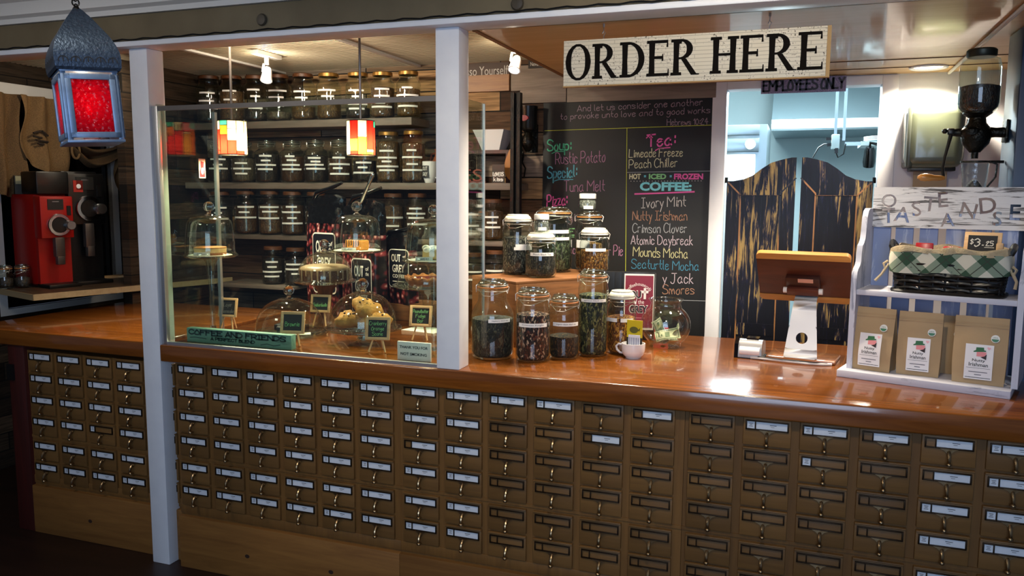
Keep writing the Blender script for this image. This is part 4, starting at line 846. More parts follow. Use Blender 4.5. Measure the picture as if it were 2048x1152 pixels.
for i, (cx, yt, st, fl, lm, labs) in enumerate(((422, 152, 'dark', .55, cork, ((.66, .1), (.48, .1), (.32, .12))), (467, 152, 'brown', .7, cork, ((.7, .09), (.5, .08))), (515, 152, 'dark', .3, cork, ((.72, .08), (.57, .06), (.3, .09))), (560, 150, 'pale', .2, cork, ((.68, .12), (.53, .1), (.38, .1))), (609, 148, 'gold', .3, cork, ((.64, .11), (.5, .08))), (660, 147, 'gold', .35, goldlid, ((.66, .12), (.52, .08))), (718, 146, 'dark', .25, goldlid, ((.64, .1), (.5, .06), (.33, .13), (.22, .1))), (767, 145, 'brown', .7, goldlid, ((.66, .09), (.5, .1), (.34, .06), (.25, .14))), (818, 143, 'gold', .65, goldlid, ((.67, .06), (.5, .16), (.36, .07), (.25, .13))))):
    shelf_jar(cx, atY(cx, yt, 1.5).z, ZA, 50, '%s gallon jar from the left on the top shelf, %s lid' % (OR[i], 'wooden' if lm is cork else 'gilt'), 'lid', st, fl, ga, labs, lidm=lm)
for i, (cx, yt, kd, st, fl, labs) in enumerate(((439, 283, 'bail', 'dark', .6, ((.6, .1), (.46, .06), (.36, .13))), (486, 283, 'bail', 'pale', .62, ((.5, .08), (.36, .12), (.23, .08))), (534, 282, 'bail', 'dark', .72, ((.68, .08), (.56, .06), (.45, .14), (.34, .1))), (585, 282, 'bail', 'beans', .66, ((.67, .06), (.57, .06), (.45, .12), (.34, .13))), (632, 281, 'bail', 'dark', .68, ((.62, .08), (.53, .06), (.45, .13), (.35, .13))), (680, 280, 'bail', 'beans', .6, ((.62, .08), (.46, .14), (.36, .06), (.22, .13))), (729, 280, 'bail', 'dark', .55, ((.5, .1), (.38, .06), (.25, .14))), (777, 264, 'lid', 'gold', .85, ((.66, .09), (.52, .13), (.44, .06), (.34, .16), (.26, .1))), (827, 262, 'lid', 'brown', .8, ((.66, .06), (.52, .14), (.38, .07), (.26, .14))))):
    shelf_jar(cx, atY(cx, yt, 1.5).z, ZB_, 49, '%s on the second shelf, counting from the left, %s' % (('%s jar' % OR[i]), 'wire-bail glass lid' if kd == 'bail' else 'gilt lid, brown beans'), kd, st, fl, gb, labs, lidm=goldlid)
for i, (cx, yt, st, fl, labs) in enumerate(((437, 383, 'dark', .6, ((.66, .1), (.53, .05), (.38, .14))), (489, 382, 'beans', .7, ((.68, .11), (.55, .07), (.42, .16))), (537, 382, 'brown', .72, ((.68, .13), (.57, .1), (.41, .15))), (583, 383, 'beans', .72, ((.7, .07), (.57, .13), (.43, .06), (.3, .15))), (631, 384, 'beans', .6, ((.68, .1), (.5, .1))), (786, 387, 'brown', .75, ((.5, .14), (.3, .1))), (834, 387, 'beans', .75, ((.72, .08), (.6, .13), (.5, .1), (.35, .14))), (942, 400, 'pale', .3, ((.7, .1), (.4, .13))), (986, 398, 'beans', .75, ((.62, .1), (.48, .06), (.36, .12))))):
    shelf_jar(cx, atY(cx, yt, 1.5).z, ZCc, 47, '%s dim jar from the left on the third shelf, dark lid, paper strips' % OR[i], 'lid', st, fl, gc, labs, lidm=cork)
for cx, yt, zz, lb, labs in ((541, 492, ZD, 'black jar with four paper strips at the end of the low shelf', ((.65, .08), (.51, .06), (.37, .14), (.24, .1))), (586, 495, ZD, 'black jar partly behind the leftmost bean bag on the low shelf', ((.62, .12), (.48, .12), (.35, .05))), (948, 505, ZD, 'dark jar on the low shelf just right of the white counter post', ((.6, .12), (.4, .1))), (992, 500, ZD, 'dark jar on the low shelf behind the wooden crate', ((.6, .12), (.4, .1)))):
    shelf_jar(cx, atY(cx, yt, 1.5).z, zz, 46, lb, 'lid', 'dark', .7, gd, labs, lidm=cork)
# things among the shelf jars
def mug_mesh(r, h, hx=1):
    mb = MB(); mb.lathe([(0, .003), (r*.62, 0), (r*.68, .006), (r*.88, h*.25), (r*.97, h*.5), (r, h*.8), (r, h), (r-.004, h), (r-.006, h*.5), (r*.6, .01), (0, .01)], n=28)
    mb.tube([(hx*r*.95, 0, h*.82), (hx*(r+.018), 0, h*.84), (hx*(r+.030), 0, h*.66), (hx*(r+.026), 0, h*.42), (hx*(r+.012), 0, h*.26), (hx*r*.86, 0, h*.24)], .0045, 8); return mb
china = M('white_china', '#e6e4e4', .2)
p = atY(858, 350, 1.47); t = thing('mug', 'white mug with a black OUT GREY badge at the end of the second shelf', 'mug', (p.x, 1.48, ZB_)); mug_mesh(.043, .125, 1).build('body', china, t)
mb = MB(); mb.grid(lambda u, v_: (.0445*cos(R(-140)+u*1.2), .0445*sin(R(-140)+u*1.2), .03+.07*v_), 8, 1); mb.build('badge', M('badge_black', '#15161c', .5), t)
for k, tx in enumerate(('OUT', 'GREY')):
    o = typed('badge_text', tx, labelwhite, t, (0, 0, 0), .036, .022)
    for q in o.data.vertices: a = R(-105)+q.co.x/.0445; q.co = V((.0455*cos(a), .0455*sin(a), .083-.032*k+q.co.z))
t = thing('jug', 'brown earthenware jug behind the white shelf mug', 'jug', (p.x+.02, 1.59, ZB_)); mb = MB(); mb.lathe([(0, 0), (.05, 0), (.06, .05), (.055, .12), (.035, .16), (.032, .19), (.038, .2), (.034, .2), (.028, .16), (0, .15)], n=22); mb.build('body', M('brown_clay', '#8a4a2a', .35), t); mb = MB(); mb.tube([(-.035, 0, .18), (-.06, 0, .17), (-.066, 0, .13), (-.055, 0, .1)], .006, 8); mb.build('handle', M('brown_clay_handle', '#8a4a2a', .35), t)
p = atY(972, 300, 1.5)
t = thing('pour_over_stand', 'dark wooden stand on the second shelf behind the glass, carrying the white dripper', 'stand', (p.x, 1.60, ZB_)); part('top_board', redwood, t, ((-.15, -.07, .17), (.13, .07, .19))); part('side', redwood, t, ((-.15, -.07, 0), (-.13, .07, .17))); part('side', redwood, t, ((.11, -.07, 0), (.13, .07, .17)))
t = thing('dripper', 'white ceramic square dripper standing on the dark wooden stand', 'dripper', (p.x+.01, 1.60, ZB_+.19)); mb = MB(); mb.T = Matrix.Rotation(R(45), 4, 'Z'); mb.lathe([(0, .0), (.075, 0), (.085, .02), (.135, .115), (.128, .115), (.075, .02), (0, .012)], n=4); mb.build('body', china, t, 20)
p = atY(1004, 345, 1.46); t = thing('scratch_card', 'small black card with white scrawled lettering on the second shelf', 'card', (p.x-.03, 1.462, ZB_)); part('card', black, t, ((-.03, -.002, 0), (.045, .002, .105))); mb = MB(); handwrite(mb, 'COFFEE', (-.024, .07), (.04, .07), .022, .0022); mb.T = Matrix.Translation((0, -.002, 0)); handwrite(mb, 'LOVERS', (-.024, .04), (.04, .04), .02, .0022); handwrite(mb, 'kiss', (-.02, .012), (.036, .012), .02, .0022); mb.build('lettering', labelwhite, t)
p = atY(1017, 340, 1.48); mb = MB(); pts = [(.038*cos(a)*(1+.25*sin(2*a+.6)), .1+.092*sin(a)) for a in [2*pi*i/24 for i in range(24)]]; mb.prism(pts, .018, (0, 0, 0)); mb.mi = 1; mb.lathe([(0, 0), (.014, 0)], n=4) if False else mb.prism([(.004+.012*cos(a), .14+.022*sin(a)) for a in [2*pi*i/14 for i in range(14)]], .0008, (0, -.018, 0)); o = mb.build('carved_wooden_board', [wood('carved_wood', '#9a5a20', '#c98a40', 'Z', 1, rough=.35), M('carved_hole', '#3a2412', .8)]); o.location = (p.x+.01, 1.52, ZB_+.006); tag(o, 'polished carved wooden board leaning beside the black metal upright', 'wood carving')
p = atY(955, 345, 1.50); mb = MB(); typ = wood('wood_letters_red', '#7a2c1a', '#9a4028', 'X', 2); t = thing('wooden_letters', 'red-brown wooden letters on the second shelf under the dark stand', 'letters', (p.x-.03, 1.49, ZB_)); typed('lettering', 'ES', typ, t, (.0, 0, .045), .13, .07, lift=.004); part('base', typ, t, ((-.08, .0, 0), (.08, .02, .012)))
# ---------------------------------------------------------------- tea jars and crate on the bar
tea = {k: flecks('tea_'+k, *a) for k, a in dict(
    black=('#1d1c18', ['#33312a', '#27251f', '#57523f'], 150, .8, .45), crimson=('#1d0c09', ['#3b1510', '#6d3a2a', '#c9a58c'], 130, .8, .45), brown=('#17100a', ['#2b1c10', '#6b4c28'], 170, .8, .3), olive=('#1a1c12', ['#33361f', '#595a32', '#8a8452'], 130, .8, .5), gold=('#7a4513', ['#a8641e', '#d09038', '#5a2e0c'], 140, .8, .6), amber=('#5d3a18', ['#8a5a26', '#b88a48', '#3f2610'], 150, .8, .6), green=('#2a3324', ['#44543a', '#667556', '#20281c'], 110, .8, .6), grey=('#22221f', ['#3d3c36', '#7a786c'], 170, .8, .45), silver=('#6d6f6c', ['#9a9c98', '#54564f'], 150, .8, .5)).items()}
gt = 'tea jars on the bar'
def tj(label, cx, top, bot, wpx, zb, neckf, sh, fill, stuff, labs, lidh=.03, lid='bail', seal=None, lidm=None, sag=0, sl=.14):
    c, r, h = survey(cx, top, bot, wpx, zb); return make_jar(label, c, r, h, r*neckf, sh, fill, tea[stuff] if stuff else None, lid, labs, lidh, gt, lidm, nseg=36, seal=seal, sag=sag, sl=sl, palelid=seal is whiteg)
tj('large round-shouldered jar of black-green tea beside the white counter post', 985, 560, 722, 86, ZT, .66, .54, .56, 'black', ((.56, .35, .1, .015, 'raspberry black tea'),), sl=.30)
tj('clip-top jar of dark red flecked tea labelled Crimson Knight', 1065, 577, 727, 69, ZT, .86, .80, .72, 'crimson', ((.58, .0, .13, .016, 'Crimson Knight'),))
tj('clip-top jar under half full of dark brown tea, front row', 1127, 590, 721, 62, ZT, .84, .78, .40, 'brown', ((.64, .15, .12, .016, 'organic classic black tea'),))
tj('tallest clip-top jar, olive flecked tea, against the crate', 1184, 540, 715, 60, ZT, .86, .84, .78, 'olive', ((.72, .05, .12, .013, 'apricot black tea'),))
tj('clip-top jar of golden herbal tea behind the white mug', 1241, 582, 711, 58, ZT, .84, .78, .66, 'gold', ((.63, .42, .06, .016), (.63, -.75, .06, .016)), seal=whiteg)
crz = 1.335
ca = atZ(1032, 564, crz); crate_o = V((ca.x, ca.y, ZT)); cw, cang, cdp = .62, R(55), .36
cratew = wood('crate_wood', '#4f321b', '#8a5c34', 'X', 1.2, rough=.65, spec=.25); cratey = wood('crate_end_wood', '#5a3a20', '#8c6038', 'Y', 1.2, rough=.7, spec=.2)
t = thing('wooden_crate', 'upturned brown wooden crate on the bar carrying the rear tea jars', 'crate', crate_o, cang)
ch = crz-ZT
part('top_board', cratew, t, ((-.0, 0, ch-.012), (cw, cdp, ch)), bev=.002); part('front_board', cratew, t, ((.014, .0, .0), (cw-.014, .012, ch-.012)), bev=.002)
part('back_board', cratew, t, ((.014, cdp-.012, 0), (cw-.014, cdp, ch-.012))); part('end_board', cratey, t, ((0, 0, 0), (.014, cdp, ch-.012)), bev=.002); part('end_board', cratey, t, ((cw-.014, 0, 0), (cw, cdp, ch-.012)), bev=.002)
tj('pale-lidded jar of grey-green tea at the left end of the crate', 1035, 430, 551, 62, crz, .82, .80, .70, 'grey', ((.55, .45, .09, .016), (.50, .42, .1, .014)), seal=whiteg)
tj('clip-top jar labelled Peach Black Tea at the front of the crate', 1081, 466, 557, 63, crz, .84, .76, .60, 'black', ((.63, .1, .12, .016, 'Peach Black Tea'),), seal=whiteg)
tj('large orange-sealed jar of green leaf tea behind Peach Black Tea', 1107, 415, 546, 72, crz, .86, .82, .68, 'green', ((.7, .2, .13, .017), (.58, .25, .13, .015)))
tj('orange-sealed jar at the back right of the crate, under a small jar', 1177, 423, 541, 56, crz, .84, .76, .5, 'amber', ((.5, -.5, .08, .04),))
tj('pale-sealed jar of amber loose tea at the right front of the crate', 1188, 457, 548, 59, crz, .88, .78, .60, 'amber', ((.62, .1, .11, .015),), seal=whiteg)
def topjar(label, cx, top, bot, wpx, base_c, zb):
    p = atY(cx, bot, base_c[1]); r = wpx*depth(p)/FPX/2; h = atY(cx, top, base_c[1]).z-zb; lm = M('white_lid', '#d8d8d2', .4)
    return make_jar(label, (p.x, base_c[1], zb), r, h, r*.86, .72, .82, tea['silver'], 'lid', ((.3, .1, r*1.1, .016),), h*.24, gt, lm, nseg=24)
def jar_top(cx, top, bot, wpx, zb): c, r, h = survey(cx, top, bot, wpx, zb); return c, zb+h
c1, z1 = jar_top(1081, 466, 557, 63, crz); topjar('small white-lidded jar of pale leaves standing on the Peach Black Tea jar', 1083, 428, 466, 32, c1, z1+.001)
c2, z2 = jar_top(1177, 423, 541, 56, crz); topjar('small white-lidded jar standing topmost on the rear right tea jar', 1175, 387, 423, 36, c2, z2+.001)
# menus, fish bowl of tips, mug
mang = R(4); p = atZ(1296, 640, ZT); mo = V((atZ(1271, 655, ZT).x, .86, ZT))
t0 = None
for i in range(4):
    o = thing('menu_board', ['black menu folder with the burgundy café card, front of its stack', 'black menu folder second from the front of its stack', 'black menu folder third from the front of its stack', 'black menu folder rearmost of the stack by the crate'][i], 'menu', mo+V((-.038*i, .02*i, 0)), R(12), 'menu folders beside the crate')
    part('cover', M('menu_black', '#111112', .35), o, ((0, 0, .0), (.155, .018, .322-.002*i)), bev=.002)
    part('pages', labelwhite, o, ((.006, .004, .004), (.156, .013, .318-.002*i)))
    if i == 0:
        part('card', labelwhite, o, ((.012, -.001, .05), (.150, .0, .314))); part('card_face', M('burgundy_card', '#7d1f33', .5), o, ((.017, -.0018, .06), (.146, -.0006, .306)))
        wl = M('card_letters', '#efe3e0', .6); typed('lettering', 'OU', M('card_black', '#141112', .5), o, (.066, -.0026, .217), .05, .034, bold=.03); typed('lettering', 'OU', wl, o, (.066, -.002, .217), .057, .040, bold=.05); typed('lettering', 'of the', wl, o, (.08, -.002, .183), .05, .02); typed('lettering', 'GREY', M('card_black_', '#141112', .5), o, (.08, -.0026, .148), .082, .034, bold=.03); typed('lettering', 'GREY', wl, o, (.08, -.002, .148), .089, .040, bold=.05)
        q = typed('lettering', 'coffeehousecafé', wl, o, (0, 0, 0), .13, .016)
        for vv in q.data.vertices: a = vv.co.x/.062; rr_ = .062+vv.co.z; vv.co = V((.08+rr_*sin(a), -.0025, .205+rr_*cos(a)))
        mb = MB(); mb.box((.108, -.0032, .222), (.011, .001, .052)); mb.box((.108, -.0032, .230), (.032, .001, .012)); mb.build('cross', wl, o)
        part('small_print', M('card_small_letters', '#b06a78', .6), o, ((.05, -.0024, .104), (.11, -.0018, .108)), ((.06, -.0024, .092), (.10, -.0018, .096)))
c, r, h = survey(1329, 598, 703, 99, ZT)
t = thing('tip_bowl', 'round glass fishbowl holding dollar bills beside the white mug', 'bowl', c)
pr = [(0, .006), (r*.5, .002), (r*.62, .004)]+[(r*sin(a), h*.46-h*.46*cos(a)*1.0) for a in [pi*(.22+.56*i/14) for i in range(15)]]+[(r*.60, h*.88), (r*.585, h*.92), (r*.63, h*.97), (r*.66, h)]
mb = MB(); mb.lathe(pr, n=48); mb.tube([(r*.66*cos(2*pi*i/40), r*.66*sin(2*pi*i/40), h) for i in range(40)], .0035, 6, True); mb.build('glass', domeglass, t, 70)
billm = M('dollar_paper', '#b9bf9f', .8, var=(60, '#a9b08e')); billg = M('dollar_green', '#5f7558', .8)
for i, (dx, dy, dz, rx, ry, rz, cu, lb) in enumerate(((.015, -.030, .062, 62, -14, 8, .3, 'dollar bill lying open at the front of the glass bowl'), (-.022, .0, .075, 75, 62, 20, .5, 'dollar bill standing on edge at the left of the glass bowl'), (.01, .0, .045, 20, 12, 40, .4, 'crumpled dollar bill low in the middle of the glass bowl'), (.03, .015, .055, 35, -40, -30, .5, 'dollar bill curled up the right side of the glass bowl'), (-.02, .03, .04, 10, 20, 100, .6, 'dollar bill flat near the bottom of the glass bowl'))):
    mb = MB(); m4 = Matrix.Rotation(R(rz), 4, 'Z') @ Matrix.Rotation(R(ry), 4, 'Y') @ Matrix.Rotation(R(rx), 4, 'X'); mb.T = m4; L_, H_ = .108, .052
    fn = lambda u, v_, o=0: ((u-.5)*L_, (v_-.5)*H_, .022*cu*sin(u*5+i)+.008*sin(v_*4+u*3)+o)
    mb.grid(fn, 10, 4); mb.mi = 1
    for a, b, cc_, d in ((.04, .96, .08, .14), (.04, .96, .86, .92), (.04, .07, .08, .92), (.93, .96, .08, .92), (.41, .59, .25, .75), (.12, .3, .4, .6)): mb.grid(lambda u, v_: fn(a+(b-a)*u, cc_+(d-cc_)*v_, .0012), 6, 2); mb.grid(lambda u, v_: fn(a+(b-a)*u, cc_+(d-cc_)*v_, -.0012), 6, 2)
    o = mb.build('dollar_bill', [billm, billg], None, 80); o.location = c+V((dx, dy, dz)); tag(o, lb, 'banknote', 'dollar bills in the tip bowl')
mb = MB(); mb.box((0, 0, .035), (.135, .004, .06), rot=Matrix.Rotation(R(-12), 3, 'X')); p = c+V((-.075, .15, 0)); o = mb.build('red_flyer', M('red_card', '#b22a20', .5)); o.location = p; tag(o, 'red card standing behind the fishbowl, below the burgundy menu card', 'card')
c, r, h = survey(1266, 686, 720, 47, ZT)
t = thing('cup', 'small white china cup holding a yellow sample packet', 'cup', c, R(180)+R(-14))
mug_mesh(r, h, 1).build('body', china, t)
pk = thing('tea_packet', 'yellow and black tea packet standing in the white cup', 'packet', c+V((.0, .008, .012)), R(-8)); ph = (atY(1268, 641, c.y).z-c.z-.012)
part('packet', M('packet_black', '#16140f', .4), pk, ((-.031, -.002, 0), (.036, .002, ph*.5))); part('yellow_face', M('packet_yellow', '#c9b41c', .4), pk, ((-.031, -.002, ph*.5), (.036, .002, ph)))
mb = MB(); mb.T = Matrix.Translation((0, -.0024, 0)); mb.prism([(.0+.019*cos(a), ph*.72+.014*sin(a)) for a in [2*pi*i/18 for i in range(18)]], .0005); mb.prism([(.016, ph*.72), (.028, ph*.79), (.024, ph*.68)], .0005); mb.build('teapot_drawing', M('packet_olive', '#5d5a1e', .5), pk)
sp_ = thing('sample_card', 'small printed white card in front of the yellow packet in the cup', 'card', c+V((.004, -.012, .02)), R(-5)); sh_ = atY(1268, 669, c.y).z-c.z-.02
part('card', M('sample_white', '#d5d6de', .5), sp_, ((-.024, -.001, 0), (.026, .001, sh_))); mb = MB()
for k in range(9): mb.box((-.02+.005*k, -.0014, sh_*.66), (.0016 if k % 2 else .0026, .0006, sh_*.4))
mb.build('print', M('print_blue', '#5d6280', .6), sp_)
# ---------------------------------------------------------------- tablet stand and card reader
p = atZ(1606, 722, ZT); to = V((p.x, p.y+.06, ZT)); D_ = depth(to)
t = thing('tablet_stand', 'wooden-backed tablet on a white metal stand facing the barista', 'tablet stand', to, R(-9))
wal = wood('walnut_back', '#35140a', '#4d2010', 'X', 1, rough=.35); map_ = wood('maple_rail', '#9a6028', '#c08a48', 'X', 1, rough=.35)
pb = 1/FPX*D_
mb = MB(); mb.box((.0, .0, .008), (.275, .185, .014), bev=.006); mb.build('base_board', wood('stand_base', '#6b3a1c', '#a86c3c', 'X', 1, rough=.2, coat=.5), t)
zn = .262; mb = MB()
# curved aluminium neck: swept strip with a round cable hole
def strip(cuts):
    pass
path = [(-.085, .0155), (-.080, .03), (-.068, .07), (-.055, .12), (-.040, .18), (-.026, .225), (-.012, .248), (.012, .262), (.04, .264)]
hz = (.072, .026); mbn = MB(); nn = 28
def neck_pt(s):
    k = s*(len(path)-1); i = min(int(k), len(path)-2); f_ = k-i; a, b = path[i], path[i+1]; return a[0]+(b[0]-a[0])*f_, a[1]+(b[1]-a[1])*f_
def halfw(z): return .068-.024*min(1, z/.25)
outer, inner = [], []
zc, hr = .095, .0235
def yat(z):
    for a, b in zip(path, path[1:]):
        if a[1] <= z <= b[1]: return a[0]+(b[0]-a[0])*(z-a[1])/max(1e-6, b[1]-a[1])
    return path[-1][0]
N_ = 32; lo, hi = .05, .145
ring_in = [(hr*cos(2*pi*i/N_), zc+hr*sin(2*pi*i/N_)) for i in range(N_)]
ring_out = []
for i in range(N_):
    a = 2*pi*i/N_; cx_, sz_ = cos(a), sin(a); z = None
    for k in range(400):
        rr_ = k*.0005; x_, z_ = rr_*cx_, zc+rr_*sz_
        if abs(x_) >= halfw(z_) or z_ <= lo or z_ >= hi: break
    ring_out.append((max(-halfw(z_), min(halfw(z_), x_)), max(lo, min(hi, z_))))
for th_ in (0, .006):
    vi = [mbn.v((x_, yat(z_)+th_, z_)) for x_, z_ in ring_in]; vo_ = [mbn.v((x_, yat(z_)+th_, z_)) for x_, z_ in ring_out]
    for i in range(N_): mbn.f([vi[i], vi[(i+1) % N_], vo_[(i+1) % N_], vo_[i]])
    if th_ == 0: v0 = vi
    else:
        for i in range(N_): mbn.f([v0[i], v0[(i+1) % N_], vi[(i+1) % N_], vi[i]])
def seg(zs):
    for th_ in (0, .006):
        row = [[mbn.v((s*halfw(z), y+th_*.9, z+(0 if z < .25 else -th_))) for s in (-1, 1)] for y, z in zs]
        for a, b in zip(row, row[1:]): mbn.f([a[0], a[1], b[1], b[0]])
seg([(yat(z), z) for z in (.0155, .03, .05)]); seg([(yat(z), z) for z in (.145, .165, .185, .205, .225, .24, .248)]+[(0, .257), (.012, .262), (.04, .264)])
for s in (-1, 1):
    zz = [.0155+.2325*i/20 for i in range(21)]
    for a, b in zip(zz, zz[1:]): mbn.f([mbn.v((s*halfw(a), yat(a), a)), mbn.v((s*halfw(b), yat(b), b)), mbn.v((s*halfw(b), yat(b)+.006, b)), mbn.v((s*halfw(a), yat(a)+.006, a))])
bmesh.ops.remove_doubles(mbn.bm, verts=mbn.bm.verts[:], dist=.0004)
mbn.box((0, -.06, .0158), (.118, .06, .003)); mbn.build('neck', M('stand_white_metal', '#d4d6da', .4, .25), t, 50)
tl = Matrix.Translation((-.012, -.005, .345)) @ Matrix.Rotation(R(33), 4, 'X')
tw, thh = .37, .25
def tilted(name, mat, c, d, bev=0, seg_=2, parent=None):
    mb = MB(); mb.T = tl; mb.box(c, d, bev=bev, seg=seg_); return mb.build(name, mat, parent or t)
tilted('back_panel', wal, (0, 0, 0), (tw, .014, thh-.056)); 
def rail(sz):
    mb = MB(); mb.T = tl; k = .02; z0_, z1_ = sz*(thh/2-.03), sz*thh/2; pts = [(-tw/2, z0_), (tw/2, z0_)]+[(tw/2-k+k*cos(a), z1_-sz*k+sz*k*sin(a)) for a in [pi/2*i/6 for i in range(7)]]+[(-tw/2+k-k*sin(a), z1_-sz*k+sz*k*cos(a)) for a in [pi/2*i/6 for i in range(7)]]
    mb.prism(pts, .022, (0, .011, 0)); mb.build('rail', map_, t)
rail(1); rail(-1)
tilted('screen', M('screen_black', '#0b0c0f', .1), (0, .009, 0), (tw-.04, .004, thh-.03))
tilted('hub', wood('hub_walnut', '#2a0f08', '#3d1810', 'X', 1, rough=.4), (.0, -.018, -.02), (.135, .03, .075), .004)
tilted('hub_bar', wood('hub_bar_walnut', '#451d14', '#5a2a1c', 'X', 1, rough=.4), (.0, -.038, -.045), (.125, .022, .035), .004)
tilted('slot', M('slot_copper', '#c98f78', .4), (.012, -.034, .006), (.06, .003, .018))
for s in (-1, 1):
    mb = MB(); mb.T = tl; mb.tube([(s*.063, -.036, -.045), (s*.078, -.036, -.045)], .0125, 16); mb.build('knob', M('knob_white', '#d9d4cf', .35), t)
mb = MB(); mb.tube([(-.19, -.125, .006), (-.12, -.132, .008), (-.04, -.138, .008), (.03, -.136, .007), (.09, -.122, .006), (.125, -.1, .005)], .0055, 8); mb.build('cable', M('cable_white', '#d3d2d0', .5), t)
mb = MB(); mb.tube([(-.16, -.13, .013), (-.06, -.142, .014), (.0, -.14, .015), (.06, -.134, .013), (.11, -.11, .01)], .002, 6); mb.build('cable_tie', black, t)
p = atZ(1500, 716, ZT); t = thing('card_printer', 'small black and silver card reader with paper roll left of the tablet stand', 'card reader', (p.x, p.y+.05, ZT), R(-6))
mb = MB(); mb.prism([(-.07, 0), (.055, 0), (.06, .03), (.045, .072), (-.03, .085), (-.065, .06)], .016, (-.058, 0, 0), U=(0, 1, 0), N=(1, 0, 0)); mb.build('side', blackgloss, t)
mb = MB(); mb.prism([(-.068, .004), (.05, .004), (.055, .03), (.04, .065), (-.03, .078), (-.05, .07), (-.066, .045)], .095, (-.042, 0, 0), U=(0, 1, 0), N=(1, 0, 0)); mb.build('body', M('reader_silver', '#b5b6b8', .25, .4), t)
mb = MB(); mb.tube([(-.036, -.058, .032), (.046, -.058, .032)], .019, 16); mb.build('paper_roll', M('paper_white', '#eeeeee', .6), t)
part('screen', blackgloss, t, ((-.015, -.035, .078), (.035, .02, .083))); part('foot', black, t, ((-.05, -.062, 0), (.06, .045, .006)))
# ---------------------------------------------------------------- white rack with stencilled board
RO, RA = V((2.757, .392, ZT)), R(-17)
RM = Matrix.Translation(RO) @ Matrix.Rotation(RA, 4, 'Z')
wash = worn('whitewash_on_wood', '#c9cad6', '#8f93a3', (.8, 6, 6), .60, rough=.6, nscale=7, spec=.3); washz = worn('whitewash_upright', '#c5c7d4', '#9296a8', (6, 6, .8), .62, rough=.6, nscale=7, spec=.3)
bluew = worn('blue_wash', '#8796bd', '#b3bcd2', (6, 6, .7), .58, rough=.6, nscale=5, spec=.3); signw = worn('worn_sign_white', '#d6d5d6', '#5a5858', (.9, 7, 11), .575, rough=.7, nscale=5, spec=.2)
t = thing('display_rack', 'whitewashed wooden rack on the bar with a stencilled O TASTE AND SEE board', 'rack', RO, RA)
RW = .58
part('base_board', wash, t, ((0, 0, 0), (RW-.015, .29, .028)), bev=.003)
def sidep(x0):
    mb = MB(); pf = [(.05, .028), (.28, .028), (.28, .635), (.205, .635), (.18, .625), (.165, .60), (.158, .55), (.15, .52), (.135, .505), (.115, .495), (.104, .465), (.102, .435), (.09, .42), (.07, .41), (.055, .395), (.05, .37)]
    mb.prism(pf, .02, (x0, 0, 0), U=(0, 1, 0), N=(1, 0, 0)); mb.build('side_panel', washz, t)
sidep(.022); sidep(RW-.02)
part('shelf', wash, t, ((.042, .055, .312), (RW-.02, .265, .332)), bev=.002)
for i, x in enumerate((.045, .125, .21, .30, .385, .47)): part('back_slat', bluew, t, ((x, .262, .028), (x+.062, .276, .62)), bev=.001)
# stencilled board: real cut-outs
mb = MB(); mb.box((RW/2+.065, .256, .64), (RW+.05, .012, .155)); sb = mb.build('sign_board', signw, t)
cutm = bpy.data.meshes.new('cut'); cb = bmesh.new()
rnd = random.Random(5)
for ch, x, z, a, s in (('O', .062, .725, 8, .052), ('T', .063, .668, -4, .058), ('A', .113, .673, 6, .058), ('S', .160, .695, -8, .056), ('T', .206, .714, 4, .056), ('E', .249, .731, -6, .056), ('A', .268, .656, -4, .05), ('N', .335, .692, 10, .056), ('D', .395, .712, -8, .058), ('S', .428, .664, 0, .052), ('E', .482, .688, 0, .056), ('E', .543, .705, 4, .056)):
    o = typed('tmp', ch, washz, None, (0, 0, 0), None, s, bold=.012); tm = o.data; bpy.data.objects.remove(o)
    b2 = bmesh.new(); b2.from_mesh(tm); bmesh.ops.recalc_face_normals(b2, faces=b2.faces[:])
    r_ = bmesh.ops.extrude_face_region(b2, geom=b2.faces[:]); bmesh.ops.translate(b2, vec=(0, .06, 0), verts=[q for q in r_['geom'] if isinstance(q, bmesh.types.BMVert)])
    bmesh.ops.remove_doubles(b2, verts=b2.verts[:], dist=1e-5); bmesh.ops.recalc_face_normals(b2, faces=b2.faces[:])
    m4 = Matrix.Translation((x+.035, .235, z-.06)) @ Matrix.Rotation(R(a), 4, 'Y')
    mp = {q: cb.verts.new(m4 @ q.co) for q in b2.verts}
    for q in b2.faces: cb.faces.new([mp[k] for k in q.verts])
    b2.free()
cb.to_mesh(cutm); cb.free(); co = bpy.data.objects.new('cutter', cutm); COL.objects.link(co); co.parent = t
bo = sb.modifiers.new('stencil', 'BOOLEAN'); bo.operation = 'DIFFERENCE'; bo.object = co; bo.solver = 'EXACT'; bo.use_self = True
dg = bpy.context.evaluated_depsgraph_get(); dg.update(); nm = bpy.data.meshes.new_from_object(sb.evaluated_get(dg)); sb.modifiers.clear(); sb.data = nm; bpy.data.objects.remove(co)
